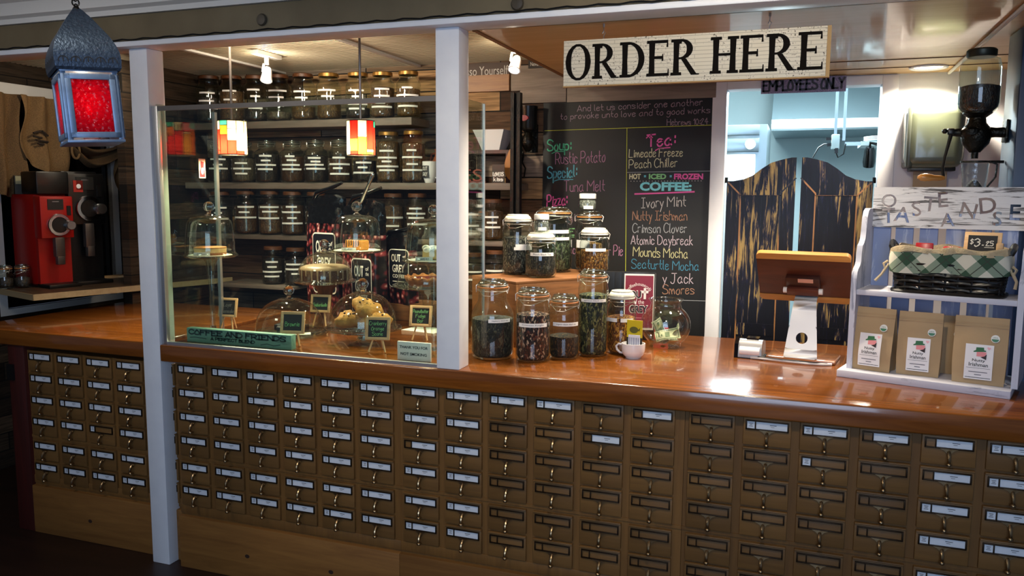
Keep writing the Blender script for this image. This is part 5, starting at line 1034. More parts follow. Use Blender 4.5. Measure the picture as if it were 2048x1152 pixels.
# kraft coffee bags
kraft = M('kraft_paper', '#b99c74', .7, var=(7, '#a88c66'), bump=(14, .25))
seal_g = M('sticker_green', '#3f7d5c', .5); hatg = M('print_hat_green', '#2d6a40', .6); skin = M('print_pink', '#e58f93', .6); beard = M('print_dark', '#2a1a1c', .6); heart = M('print_heart', '#efb4bc', .6)
def coffee_bag(label, x, y, rz, w_, h_, d_, sticker=True, blank=False):
    p = RM @ V((x, y, .0285)); t = thing('coffee_bag', label, 'coffee bag', p, RA+rz, 'coffee bags on the rack')
    mb = MB(); nz_, nx = 12, 8
    def sec(z):
        k = z/h_; dd = d_*(1-.97*max(0, (k-.25)/.75)**1.1) if k > .25 else d_*(.92+.08*k/.25); ww = w_*(.96+.04*min(1, k*3)) if k < .8 else w_; return ww, dd
    rings = []
    for i in range(nz_+1):
        z = h_*i/nz_; ww, dd = sec(z); pts = []
        for sx, sy in ((-1, -1), (1, -1), (1, 1), (-1, 1)): pass
        n = 10
        for j in range(n+1): u = -1+2*j/n; bul = .006*math.cos(u*pi/2)*math.sin(pi*min(1, z/h_)); pts.append((u*ww/2, -dd/2-bul, z))
        pts.append((ww/2-.008*(dd > .02), 0, z))
        for j in range(n+1): u = 1-2*j/n; bul = .006*math.cos(u*pi/2)*math.sin(pi*min(1, z/h_)); pts.append((u*ww/2, dd/2+bul, z))
        pts.append((-ww/2+.008*(dd > .02), 0, z)); rings.append([mb.v(q) for q in pts])
    for a, b in zip(rings, rings[1:]):
        for j in range(len(a)): mb.f([a[j], a[(j+1) % len(a)], b[(j+1) % len(a)], b[j]])
    mb.f(rings[0][::-1]); mb.f(rings[-1])
    mb.box((0, -d_*.06-.003, h_*.90), (w_*.98, .004, .006)); mb.box((0, -d_*.1-.004, h_*.86), (w_*.98, .003, .004)); mb.build('bag', kraft, t, 50)
    def fy(z): return -sec(z)[1]/2-.0085
    def onface(name, mat, fnpts, parent, lift=0):
        mb = MB(); vs = [mb.v((a, fy(b)-.001-lift, b)) for a, b in fnpts]; mb.f(vs); return mb.build(name, mat, parent)
    if blank: 
        onface('round_sticker', labelwhite, [(w_*.3+.014*cos(k*.42), h_*.70+.014*sin(k*.42)) for k in range(15)], t); return t
    lw_, z0_, z1_ = w_*.52, h_*.08, h_*.60
    mb = MB(); mb.grid(lambda u, v_: (-lw_/2+lw_*u, fy(z0_+(z1_-z0_)*v_)-.001, z0_+(z1_-z0_)*v_), 1, 6); lb = mb.build('label', M('label_paper', '#ece9ea', .5), t)
    tilt = V((0, fy(z1_)-fy(z0_), z1_-z0_)).normalized()
    def tx(s, z, wd, size, m=ink): typed('label_text', s, m, lb, (0, fy(z)-.0016, z), wd, size, W=tilt, bold=.012)
    lh = z1_-z0_
    tx('Nutty', z0_+lh*.54, lw_*.46, .0125); tx('Irishman', z0_+lh*.43, lw_*.68, .0125)
    mb = MB(); grey_ = M('small_print_grey', '#6d6d75', .6)
    for z, k in ((.215, .32), (.135, .11)): z = z0_+lh*z; mb.ribbon([(-lw_*k, z), (lw_*k, z)], .0014, -fy(z)+.0014)
    mb.build('small_print', grey_, lb)
    mb = MB(); z = z0_+lh*.33; mb.ribbon([(-lw_*.42, z), (lw_*.42, z)], .0005, -fy(z)+.0014); z = z0_+lh*.05; mb.ribbon([(-lw_*.44, z), (lw_*.44, z)], .001, -fy(z)+.0014); mb.build('label_rule', ink, lb)
    cz, cx = z0_+lh*.76, .004
    onface('drawing_face', skin, [(cx-.012, cz-.012), (cx+.016, cz-.012), (cx+.018, cz+.004), (cx-.012, cz+.006)], lb, .0006)
    onface('drawing_beard', beard, [(cx+.000, cz-.014), (cx+.018, cz-.022), (cx+.019, cz-.002), (cx+.012, cz-.010)], lb, .0009)
    onface('drawing_hat', hatg, [(cx-.022, cz+.002), (cx+.016, cz+.006), (cx+.016, cz+.010), (cx+.010, cz+.011), (cx+.009, cz+.020), (cx-.014, cz+.019), (cx-.015, cz+.009), (cx-.021, cz+.006)], lb, .0009)
    onface('drawing_heart', heart, [(cx+.024, cz+.012), (cx+.030, cz+.018), (cx+.029, cz+.022), (cx+.025, cz+.021), (cx+.022, cz+.023), (cx+.018, cz+.020)], lb, .0006)
    if sticker:
        sx, sz = w_*.27, h_*.70; onface('round_sticker', labelwhite, [(sx+.0135*cos(k*.42), sz+.0135*sin(k*.42)) for k in range(15)], t); onface('sticker_green', seal_g, [(sx+.011*cos(pi+k*pi/10), sz-.001+.010*sin(pi+k*pi/10)) for k in range(11)], t, .0006); typed('sticker_text', 'USDA', seal_g, t, (sx, fy(sz+.004)-.0016, sz+.004), .016, .005)
    return t
coffee_bag('open-fronted kraft bag labelled Nutty Irishman at the left end of the rack', .105, .095, R(-4), .15, .235, .085)
coffee_bag('kraft bag labelled Nutty Irishman in the middle of the rack, between its two like bags', .262, .10, R(4), .145, .232, .065)
coffee_bag('kraft bag labelled Nutty Irishman at the right end of the rack', .458, .085, R(2), .165, .235, .065)
coffee_bag('bag with only its round sticker showing, behind the middle and right kraft bags', .335, .20, R(0), .13, .215, .05, blank=True)
# wicker basket
def plaid(name):
    m, nt, p = newmat(name); L = nt.links.new; tc = N(nt, 'ShaderNodeTexCoord'); mp = N(nt, 'ShaderNodeMapping'); mp.inputs['Rotation'].default_value = (0, R(45), 0); L(tc.outputs['Object'], mp.inputs[0]); sp = N(nt, 'ShaderNodeSeparateXYZ'); L(mp.outputs[0], sp.inputs[0])
    def band(out, per, wd):
        a = N(nt, 'ShaderNodeMath', operation='PINGPONG'); L(out, a.inputs[0]); a.inputs[1].default_value = per; b = N(nt, 'ShaderNodeMath', operation='LESS_THAN'); L(a.outputs[0], b.inputs[0]); b.inputs[1].default_value = wd; return b.outputs[0]
    ad = N(nt, 'ShaderNodeMath', operation='ADD'); L(band(sp.outputs[0], .045, .022), ad.inputs[0]); L(band(sp.outputs[2], .045, .022), ad.inputs[1]); dv = N(nt, 'ShaderNodeMath', operation='MULTIPLY'); L(ad.outputs[0], dv.inputs[0]); dv.inputs[1].default_value = .5
    cr = N(nt, 'ShaderNodeValToRGB'); cr.color_ramp.interpolation = 'CONSTANT'; e = cr.color_ramp.elements; e[0].color = lin('#cfcbb9'); e[1].color = lin('#2f4b38'); e[1].position = .8; q = e.new(.3); q.color = lin('#7f8f7c'); L(dv.outputs[0], cr.inputs[0])
    l2 = N(nt, 'ShaderNodeMath', operation='MAXIMUM'); L(band(sp.outputs[0], .045, .0015), l2.inputs[0]); L(band(sp.outputs[2], .045, .0015), l2.inputs[1]); mx = N(nt, 'ShaderNodeMix', data_type='RGBA'); L(l2.outputs[0], mx.inputs[0]); L(cr.outputs[0], mx.inputs[6]); mx.inputs[7].default_value = lin('#3a3d34'); L(mx.outputs[2], p.inputs['Base Color']); p.inputs['Roughness'].default_value = .9; return m
bp = RM @ V((.335, .155, .3325)); t = thing('wicker_basket', 'black wicker basket with a green plaid cloth liner on the rack shelf', 'basket', bp, RA)
wick = M('black_wicker', '#0e0d0c', .4); bw_, bd_, bh_ = .36, .18, .13
mb = MB()
def rrect(w__, d__, n=40):
    out = []
    for i in range(n): a = 2*pi*i/n; c_, s_ = cos(a), sin(a); k = (abs(c_)**6+abs(s_)**6)**(-1/6); out.append((w__/2*c_*k, d__/2*s_*k))
    return out
for k in range(9):
    z = .006+.0125*k; g_ = 1+.0*k; rr_ = rrect(bw_*(.93+.01*k), bd_*(.93+.01*k), 56)
    mb.tube([(x+.0025*(1 if (i+k) % 2 else -1)*(x/bw_), y+.0035*(1 if (i//2+k) % 2 else -1)*(1 if y > 0 else -1), z+.002*(1 if (i//2+k) % 2 else -1)) for i, (x, y) in enumerate(rr_)], .0062, 6, True)
a_ = rrect(bw_*.94, bd_*.94, 28)
for x, y in a_: mb.tube([(x, y, .0), (x*1.06, y*1.06, bh_)], .004, 5)
mb.span((-bw_*.46, -bd_*.45, .002), (bw_*.46, bd_*.45, .008)); mb.tube([(x, y, .004) for x, y in rrect(bw_, bd_, 48)], .007, 6, True); mb.build('wicker_body', wick, t)
mb = MB(); n = 72; o_ = rrect(bw_*1.03, bd_*1.06, n); rows = []
for sc_, z in ((.9, .07), (.94, .150), (.985, .168), (1.02, .164), (1.035, .146)): rows.append([mb.v((x*sc_+.003*sin(i*1.3), y*sc_+.003*cos(i*1.7), z+.006*sin(i*.7+z*40))) for i, (x, y) in enumerate(o_)])
for a, b in zip(rows, rows[1:]):
    for i in range(n): mb.f([a[i], a[(i+1) % n], b[(i+1) % n], b[i]])
mb.build('linen_rim', M('linen_cloth', '#b5a488', .95, var=(60, '#a2916f'), bump=(200, .3)), t)
mb = MB(); rows = []
for sc_, z in ((1.037, .148), (1.05, .125), (1.055, .10), (1.05, .075)): rows.append([mb.v((x*sc_+.002*sin(i*1.1+z*60), y*sc_+.003*cos(i*.9), z+.004*sin(i*.5)*(z < .08))) for i, (x, y) in enumerate(o_)])
for a, b in zip(rows, rows[1:]):
    for i in range(n): mb.f([a[i], a[(i+1) % n], b[(i+1) % n], b[i]])
mb.build('plaid_liner', plaid('green_plaid'), t)
for s in (-1, 1):
    mb = MB(); mb.tube([(s*(bw_/2), -.035, .14), (s*(bw_/2+.012), -.03, .165), (s*(bw_/2+.016), 0, .178), (s*(bw_/2+.012), .03, .165), (s*(bw_/2), .035, .14)], .012, 8); mb.build('handle', wick, t)
    mb = MB(); b0 = s*(bw_/2+.02); mb.tube([(b0, -.05, .11), (b0+s*.012, -.06, .10), (b0+s*.004, -.066, .075), (b0-s*.006, -.06, .10)], .005, 6)
    mb.tube([(b0, -.06, .09), (b0+s*.015, -.07, .06), (b0+s*(.035 if s < 0 else .012), -.075, .035)], [.006, .005, .006], 6); mb.build('cloth_tie', M('linen_tie', '#b3a285', .9), t)
t2 = bp
def inb(x, y, z): return RM @ V((.335+x, .155+y, .3525+z))
redp = M('red_foil', '#b01822', .3)
def packet(label, x, y, z, w_, h_, d_, rx, rz, mats):
    mb = MB(); mb.T = Matrix.Rotation(rx, 4, 'X'); mb.box((0, 0, h_/2), (w_, d_, h_), bev=.003); 
    if len(mats) > 1: mb.mi = 1; mb.box((0, -d_/2-.0006, h_*.42), (w_*.9, .001, h_*.6)); mb.mi = 2; mb.box((0, -d_/2-.0014, h_*.44), (w_*.6, .001, h_*.3))
    o = mb.build('snack_packet', mats); o.location = inb(x, y, z); o.rotation_euler = (0, 0, RA+rz); return tag(o, label, 'snack packet', 'packets in the wicker basket')
packet('red packet with a yellow label at the left of the wicker basket', -.085, -.02, .085, .058, .075, .02, R(-8), R(3), [redp, labelwhite, M('yellow_print', '#d8b020', .5)])
packet('crumpled plain red packet in the middle of the wicker basket', .02, -.01, .09, .06, .07, .02, R(35), R(-20), [redp])
packet('small red packet lying beside the crumpled red packet in the basket', -.02, -.035, .10, .03, .045, .015, R(20), R(15), [M('red_foil_dark', '#8e1820', .3)])
ezfont = M('chalk_ivory', '#d9d5c8', .9)
pr_ = inb(.095, .012, .10); t = thing('price_board', 'small wood-framed slate reading $3.25 leaning in the wicker basket', 'price board', pr_, RA+R(-4))
mb = MB(); mb.T = Matrix.Rotation(R(-10), 4, 'X'); mb.box((0, .0, .06), (.118, .008, .09), bev=.002); mb.build('frame', lightwood, t)
mb = MB(); mb.T = Matrix.Rotation(R(-10), 4, 'X'); mb.box((0, -.0042, .06), (.092, .002, .066)); mb.build('slate', slate, t)
mb = MB(); mb.T = Matrix.Rotation(R(-10), 4, 'X') @ Matrix.Translation((0, -.0055, 0)); handwrite(mb, '$', (-.038, .062), (-.028, .062), .016, .0013); handwrite(mb, '3', (-.024, .052), (-.008, .052), .028, .0018); mb.ribbon([(.0, .058), (.004, .058)], .0016); handwrite(mb, '25', (.012, .057), (.034, .057), .016, .0014); mb.ribbon([(.008, .050), (.037, .050)], .001); mb.build('price', ezfont, t)
mb = MB(); mb.box((0, 0, .035), (.022, .018, .075), bev=.003); o = mb.build('linen_pouch', lightwood); o.location = inb(.152, .0, .095); o.rotation_euler = (0, 0, RA); tag(o, 'small tan paper pouch standing right of the $3.25 slate', 'pouch')
# ---------------------------------------------------------------- cake stands, domes and cakes
gcs, gdm = 'glass cake stands behind the guard', 'glass domes behind the guard'
knobm = knobglass
def dome(label, c, z, r, h, style, kr):
    t = thing('glass_dome', label, 'glass dome', (c[0], c[1], z), 0, gdm)
    if style == 'bell': pr = [(r*1.03, 0), (r, .004)]+[(r*(1-.10*k**2), h*.75*k) for k in (.2, .4, .6, .8, 1.0)]+[(r*.86, h*.84), (r*.74, h*.93), (r*.55, h*.985), (.02, h)]
    else: pr = [(r*1.04, 0), (r, .006)]+[(r*cos(a)**.75, h*sin(a)) for a in [pi/2*k/12 for k in range(1, 12)]]+[(.018, h)]
    mb = MB(); mb.lathe(pr, n=44); mb.tube([(r*1.02*cos(2*pi*i/40), r*1.02*sin(2*pi*i/40), .003) for i in range(40)], .003, 6, True); mb.build('dome', domeglass, t, 80)
    mb = MB(); mb.lathe([(0, h-.002), (.022, h), (.012, h+.006), (.008, h+.012), (.012, h+.016), (kr*.8, h+.012+kr*.5), (kr, h+.012+kr), (kr*.8, h+.012+kr*1.55), (kr*.45, h+.012+kr*1.9), (0, h+.012+kr*2)], n=20); mb.build('knob', knobm, t, 80)
    if style != 'bell':
        mb = MB(); mb.tube([(r*.3*cos(2*pi*i/24), r*.3*sin(2*pi*i/24), h*.985) for i in range(24)], .004, 6, True); mb.build('collar', domeglass, t)
    return t
def stand(label, c, zp, rp, rf, stem, wood_=False):
    t = thing('cake_stand', label, 'cake stand', (c[0], c[1], ZT), 0, gcs); h = zp-ZT
    m = wood('stand_wood', '#5a3418', '#85552c', 'Z', 1, rough=.4) if wood_ else domeglass
    mb = MB(); mb.lathe([(0, h-.004), (rp*.9, h-.006), (rp, h), (rp*1.0, h+.008), (rp*.97, h+.008), (rp*.94, h+.002), (0, h)], n=44); mb.tube([(rp*cos(2*pi*i/40), rp*sin(2*pi*i/40), h+.004) for i in range(40)], .0035, 6, True); mb.build('plate', domeglass, t, 70)
    if stem:
        mb = MB(); mb.lathe([(rf*.98, .0), (rf, .004), (rf*.5, .012), (stem*1.5, .03), (stem, .06 if h > .15 else h*.4), (stem*1.0, h*.55), (stem*1.35, h*.8), (stem*2.2, h*.93), (rp*.35, h-.006)], n=28); mb.build('stem', m, t, 80)
        if not wood_: mb = MB(); mb.sph((0, 0, .035), stem*1.4, 12); mb.build('stem_ball', knobm, t)
    return t
cards_ = lambda: None
def easel_tag(t, c, z, r, text): pass
CS = []
def cake_set(foot, plate_y, plate_w, dome_top, knob_h, dome_w, style, stem, rf, lab, wood_=False):
    c, rr_, _ = survey(foot[0], plate_y, foot[1], rf, ZT); D_ = depth((c.x, c.y, 1.3)); rp = plate_w*D_/FPX/2; zp = atY(foot[0], plate_y, c.y).z if stem else ZT+.008
    stand(lab[0], c, zp, rp, rr_, stem, wood_); hd = atY(foot[0], dome_top, c.y).z-zp-.002
    dome(lab[1], c, zp+.0085, dome_w*D_/FPX/2, hd, style, knob_h*D_/FPX/2); CS.append((c, zp+.003, rp)); return c, zp+.003, rp
s1 = cake_set((427, 677), 512, 104, 433, 22, 96, 'bell', .012, 60, ('tall glass cake stand at the left carrying cheesecake, beside the left glass edge', 'bell-shaped glass dome over the cheesecake slice at the left'))
s2 = cake_set((580, 683), 0, 150, 600, 22, 136, 'round', 0, 150, ('low glass plate of brownies standing on the bar behind the Brownie easel', 'wide glass dome over the brownies behind the Brownie easel'))
s3 = cake_set((652, 656), 563, 122, 506, 20, 108, 'round', .03, 70, ('wooden-footed cake stand carrying the drizzled bundt cake', 'rounded glass dome over the drizzled bundt cake'), True)
s4 = cake_set((717, 664), 502, 108, 432, 22, 96, 'bell', .012, 60, ('tall glass cake stand carrying the orange drizzled slice', 'bell-shaped glass dome over the orange drizzled slice'))
s5 = cake_set((727, 692), 657, 152, 588, 24, 136, 'round', .018, 56, ('low footed glass stand carrying scones in the middle of the counter', 'wide glass dome over the scones'))
s6 = cake_set((868, 716), 522, 122, 440, 22, 112, 'bell', .012, 52, ('tall glass stand carrying the white iced slice, against the white counter post', 'bell-shaped glass dome over the white iced slice'))
s7 = cake_set((856, 660), 572, 140, 516, 16, 124, 'round', .026, 70, ('glass stand carrying the fruit pie, behind the white iced slice', 'rounded glass dome over the fruit pie'))
doily = M('paper_doily', '#e4e0d8', .8); crust = M('baked_crust', '#a8682c', .7, var=(40, '#7a4418'), bump=(90, .5)); creamy = M('cheesecake', '#d9b982', .6, var=(30, '#c9a468')); choc = M('chocolate', '#24130b', .4, bump=(60, .4)); scone = M('scone_dough', '#d09a4c', .75, var=(22, '#b0762e'), bump=(40, .6)); icing = M('white_icing', '#e8e2d4', .5, bump=(40, .4)); orange = M('orange_cake', '#c9842e', .65, bump=(90, .4)); glaze = M('tan_glaze', '#a58a6c', .4); bundt = M('bundt_cake', '#54301a', .6, bump=(80, .4)); fruit = M('fruit_filling', '#3a0f12', .3, var=(50, '#7a2a18'))
def disk(label, s, r, m): c, z, rp = s; mb = MB(); mb.lathe([(0, 0), (r, 0), (r*1.0, .002), (0, .002)], n=30); o = mb.build('doily', m); o.location = (c.x, c.y, z+.0005); return tag(o, label, 'doily')
def pl_tag(label, s, text):
    c, z, rp = s; d = V((CAM.x-c.x, CAM.y-c.y, 0)).normalized(); side = V((-d.y, d.x, 0)); p = c+d*(rp*.66)-side*rp*.30
    t = thing('paper_tag', label, 'paper tag', (p.x, p.y, z+.0035), math.atan2(d.x, -d.y)); part('card', labelwhite, t, ((-.035, 0, 0), (.035, .001, .016)))
    typed('lettering', text, ink, t, (0, -.0002, .008), .04, .008); return t
# cheesecake slice
disk('white paper doily under the cheesecake slice', s1, s1[2]*.8, doily); c, z, rp = s1
t = thing('cheesecake', 'golden topped cheesecake slice on the tall left glass stand', 'cake', (c.x, c.y, z+.0028), R(15))
for nm, z0_, z1_, m in (('crust', 0, .012, crust), ('filling', .012, .032, creamy), ('browned_top', .032, .037, M('browned_top', '#a8651c', .45, var=(20, '#c98a38')))):
    mb = MB(); mb.lathe([(0, z0_), (rp*.58, z0_), (rp*.6, z1_-.002), (rp*.59, z1_), (0, z1_)], n=28); mb.build(nm, m, t)
pl_tag('white DISPLAY tag on the cheesecake stand', s1, 'DISPLAY')
# brownies
c, z, rp = s2
for i, (x, y, a) in enumerate(((-.05, .02, 10), (.03, .035, -15), (-.01, -.03, 30), (.06, -.03, 5))):
    mb = MB(); mb.box((0, 0, .014), (.062, .062, .028), bev=.004); o = mb.build('brownie', choc); o.location = (c.x+x*1.1, c.y+y*1.1, z+.009); o.rotation_euler = (0, 0, R(a)); tag(o, ['dark brownie at the back left under the wide glass dome', 'dark brownie at the back right under the wide glass dome', 'dark brownie at the front left under the wide glass dome', 'dark brownie at the front right under the wide glass dome'][i], 'brownie', 'brownies under the wide dome')
p = c+V((.085, -.05, 0)); mb = MB(); mb.box((0, 0, .001), (.11, .06, .002), rz=R(35)); o = mb.build('napkin', doily); o.location = (p.x, p.y, z+.0065); tag(o, 'white paper sheet on the plate beside the brownies', 'napkin')
# bundt cake
c, z, rp = s3; t = thing('bundt_cake', 'round chocolate cake with tan glaze running down its side', 'cake', (c.x, c.y, z+.003)); R_ = rp*.80; H_ = .075
mb = MB(); mb.lathe([(0, 0), (R_*.97, 0), (R_, .01), (R_, H_*.8), (R_*.95, H_*.94), (R_*.8, H_), (0, H_)], n=40); mb.build('sponge', bundt, t)
mb = MB(); mb.lathe([(0, H_+.005), (R_*.78, H_+.004), (R_*.96, H_*.93), (R_*1.015, H_*.8), (R_*1.01, H_*.76)], n=40)
rn = random.Random(2)
for i in range(24):
    a = 2*pi*(i+rn.uniform(-.2, .2))/24; L_ = rn.uniform(.3, .78); mb.tube([(R_*1.005*cos(a), R_*1.005*sin(a), H_*.8), (R_*1.012*cos(a), R_*1.012*sin(a), H_*(.8-L_*.5)), (R_*1.008*cos(a), R_*1.008*sin(a), H_*(.8-L_))], [.006, .0042, .0035], 6)
mb.build('glaze', glaze, t, 60)
# orange slice
disk('white plate disc under the orange drizzled slice', s4, s4[2]*.85, doily); c, z, rp = s4
t = thing('orange_slice', 'orange cake slice drizzled with chocolate on a tall stand', 'cake', (c.x, c.y, z+.003), R(-20)); mb = MB(); mb.box((0, 0, .025), (.115, .06, .05), bev=.007, seg=3); mb.build('cake', orange, t)
mb = MB()
for i in range(6): x = -.045+.018*i; mb.tube([(x, .025, .052), (x+.004, -.01, .053), (x, -.031, .047), (x+.004, -.032, .03), (x-.001, -.0315, .012+.006*(i % 3))], .0022, 5)
mb.build('chocolate_drizzle', choc, t); pl_tag('white DISPLAY tag on the orange slice stand', s4, 'DISPLAY')
# scones
c, z, rp = s5; z += .002
def scone_mesh(seed):
    rn = random.Random(seed); mb = MB(); P = [(-.055, -.035), (.0, -.045), (.055, -.035), (.03, .02), (0, .06), (-.03, .02)]
    pts = [[], [], []]
    n = 24
    for lv, (z_, k) in enumerate(((0, .95), (.028, 1.06), (.052, .82))):
        for i in range(n):
            a = 2*pi*i/n; rr_ = .064*(1+.22*cos(3*a+.5))*k*rn.uniform(.92, 1.08); pts[lv].append(mb.v((rr_*cos(a), rr_*sin(a), z_*rn.uniform(.85, 1.15))))
    for a_, b_ in zip(pts, pts[1:]):
        for i in range(n): mb.f([a_[i], a_[(i+1) % n], b_[(i+1) % n], b_[i]])
    top = mb.v((0, 0, .062)); bot = mb.v((0, 0, 0))
    for i in range(n): mb.f([pts[2][i], pts[2][(i+1) % n], top]); mb.f([pts[0][(i+1) % n], pts[0][i], bot])
    mb.mi = 1
    for _ in range(14): a = rn.uniform(0, 6.28); rr_ = rn.uniform(.01, .05); mb.sph((rr_*cos(a), rr_*sin(a), .056-.3*max(0, rr_-.03)), .005, 6, m=4)
    return mb.mesh('scone', [scone, M('cranberry', '#3a1410', .4)], 80)
for i, (x, y, dz, a, tl_, lb) in enumerate(((-.058, -.01, .002, 20, 6, 'golden scone lying at the left of the pile under the wide dome'), (.056, .01, .002, 140, -5, 'golden scone lying at the right of the pile under the wide dome'), (.0, .015, .056, 60, 24, 'golden scone topmost of the pile under the wide dome'))):
    o = link('scone', scone_mesh(i), None, (c.x+x, c.y+y, z+.008+dz)); o.rotation_euler = (R(tl_), R(tl_*.6), R(a)); tag(o, lb, 'scone', 'scones under the dome')
# white iced slice, pie
disk('white plate disc under the white iced slice', s6, s6[2]*.8, doily); c, z, rp = s6
t = thing('iced_slice', 'white iced cake slice on the tall stand against the post', 'cake', (c.x+.01, c.y, z+.003), R(10)); mb = MB(); mb.box((0, 0, .022), (.10, .07, .044), bev=.012, seg=3); mb.build('cake', M('yellow_sponge', '#c9a86a', .7), t)
mb = MB(); rn = random.Random(4)
for i in range(14): mb.sph((rn.uniform(-.045, .045), rn.uniform(-.03, .03), .042+rn.uniform(-.004, .008)), rn.uniform(.013, .019), 10, sz=.7, m=6)
mb.build('icing', icing, t); pl_tag('white DISPLAY tag on the iced slice stand', s6, 'DISPLAY')
c, z, rp = s7; t = thing('fruit_pie', 'golden crimped fruit pie under the dome behind the iced slice', 'pie', (c.x, c.y, z+.003)); R_ = rp*.62
mb = MB(); n = 60; rows = []
for k, (rr_, zz) in enumerate(((.85, 0), (1.0, .025), (1.06, .038), (1.0, .046), (.86, .036))): rows.append([mb.v((R_*rr_*(1+.035*cos(14*2*pi*i/n)*(k in (2, 3)))*cos(2*pi*i/n), R_*rr_*(1+.035*cos(14*2*pi*i/n)*(k in (2, 3)))*sin(2*pi*i/n), zz+.006*cos(14*2*pi*i/n)*(k in (2, 3)))) for i in range(n)])
for a, b in zip(rows, rows[1:]):
    for i in range(n): mb.f([a[i], a[(i+1) % n], b[(i+1) % n], b[i]])
mb.f(rows[0][::-1]); mb.build('crust', crust, t, 70); mb = MB(); mb.lathe([(0, .042), (R_*.5, .040), (R_*.88, .034)], n=30); mb.build('filling', fruit, t)
# ---------------------------------------------------------------- easel signs, name signs
ge = 'small chalk easels behind the guard'
def easel(label, cx, cy, bot, wpx, hpx, lines, rz, col='#8fd08a'):
    p = atZ(cx, bot, ZT); p.y += .01; k = depth(p)/FPX; w_, h_ = wpx*k, hpx*k; zc_ = atY(cx, cy, p.y).z-ZT
    t = thing('chalk_easel', label, 'easel sign', (p.x, p.y, ZT), R(rz), ge); tm = Matrix.Translation((0, 0, zc_)) @ Matrix.Rotation(R(-12), 4, 'X'); b = .012*w_/.1
    mb = MB(); mb.T = tm
    for s in (-1, 1): mb.box((s*(w_/2-b/2), 0, 0), (b, .010, h_), bev=.002); mb.box((0, 0, s*(h_/2-b/2)), (w_-.002, .0095, b), bev=.002)
    mb.build('frame', lightwood, t); mb = MB(); mb.T = tm; mb.box((0, .001, 0), (w_-b, .006, h_-b)); mb.build('slate', slate, t)
    mb = MB(); mb.T = tm @ Matrix.Translation((0, -.003, 0)); n = len(lines); ih = h_-2*b-.006
    for i, s in enumerate(lines): q = min(1, len(s)/8)*(w_-2*b-.008)/2; zz = ih/2-ih*(i+.85)/n+(.1*ih if n == 1 else 0); handwrite(mb, s, (-q, zz), (q, zz+.001), ih/max(n, 2.4)*.68, .0008)
    mb.build('chalk_text', M('easel_chalk'+col[1:], col, .9, spec=.1), t)
    for s in (-1, 1): mb = MB(); mb.tube([(s*w_*.18, -.002, zc_-h_*.42), (s*w_*.34, -.02, .003)], .0042, 6); mb.build('leg', lightwood, t)
    mb = MB(); mb.tube([(0, .012, zc_+h_*.2), (.006, .06, .003)], .0042, 6); mb.build('leg', lightwood, t); return t
easel('small chalk easel reading Layer Cheesecake at the left, beside the tall glass stem', 455, 615, 662, 40, 38, ['Layer', 'Cheesecake'], 8, '#8c8c86')
easel('small chalk easel reading Brownie in front of the wide glass dome', 584, 645, 692, 50, 44, ['Brownie'], 12)
easel('small chalk easel reading Snickerdoodle standing behind the brownie and scone domes', 640, 607, 656, 42, 36, ['Snickerdoodle'], 8)
easel('small chalk easel reading Cranberry Orange Scone in front of the scones', 754, 657, 705, 50, 46, ['Cranberry', 'Orange', 'Scone'], 14)
easel('small chalk easel reading Peanutbutter Fudge Bar left of the white counter post', 840, 632, 681, 46, 42, ['Peanutbutter', 'Fudge', 'Bar'], 8)
a, b = atY(373, 655, .07), atY(582, 668, .07)
t = thing('coffee_and_friends_sign', 'long sea-green block reading COFFEE AND FRIENDS at the foot of the glass', 'sign', (a.x, .07, ZT)); gw = b.x-a.x; gh = a.z-ZT
sea = worn('sea_green_paint', '#6b9a88', '#567f72', (1, 4, 4), .6, rough=.6, nscale=9)
part('block', sea, t, ((0, 0, 0), (gw, .035, gh)), bev=.002); mb = MB(); mb.T = Matrix.Translation((0, -.0005, 0)); mk = M('marker_dark_teal', '#1d3a38', .7); handwrite(mb, 'COFFEE AND FRIENDS', (.015, gh*.58), (gw-.03, gh*.56), gh*.30, .0035, gap=1.4); mb.build('lettering', mk, t)
mb = MB(); mb.T = Matrix.Translation((0, -.0005, 0)); handwrite(mb, 'A PERFECT BLEND', (gw*.24, gh*.26), (gw*.66, gh*.25), gh*.18, .0022, gap=1.4); mb.ribbon([(.02, gh*.34), (.05, gh*.38), (.09, gh*.34), (.11, gh*.3)], .0015); mb.ribbon([(gw*.72, gh*.2), (gw*.78, gh*.3), (gw*.84, gh*.2), (gw*.9, gh*.3)], .0015); mb.build('lettering', mk, t)
a, b = atY(794, 682, .06), atY(861, 687, .06)
t = thing('no_smoking_sign', 'white plate reading THANK YOU FOR NOT SMOKING at the foot of the glass', 'sign', (a.x, .06, ZT)); gw = b.x-a.x; gh = a.z-ZT
part('plate', labelwhite, t, ((0, 0, 0), (gw, .012, gh)), bev=.003); typed('lettering', 'THANK YOU FOR', ink, t, (gw/2, -.0004, gh*.72), gw*.84, gh*.15, bold=.02); typed('lettering', 'NOT SMOKING', ink, t, (gw/2, -.0004, gh*.36), gw*.78, gh*.15, bold=.02)
p = atZ(830, 668, ZT); mb = MB(); mb.box((0, 0, .0015), (.2, .14, .003), rz=R(-12)); o = mb.build('paper_sheet', doily); o.location = (p.x, p.y+.12, ZT); tag(o, 'white paper sheet lying on the bar behind the Peanutbutter easel', 'paper')
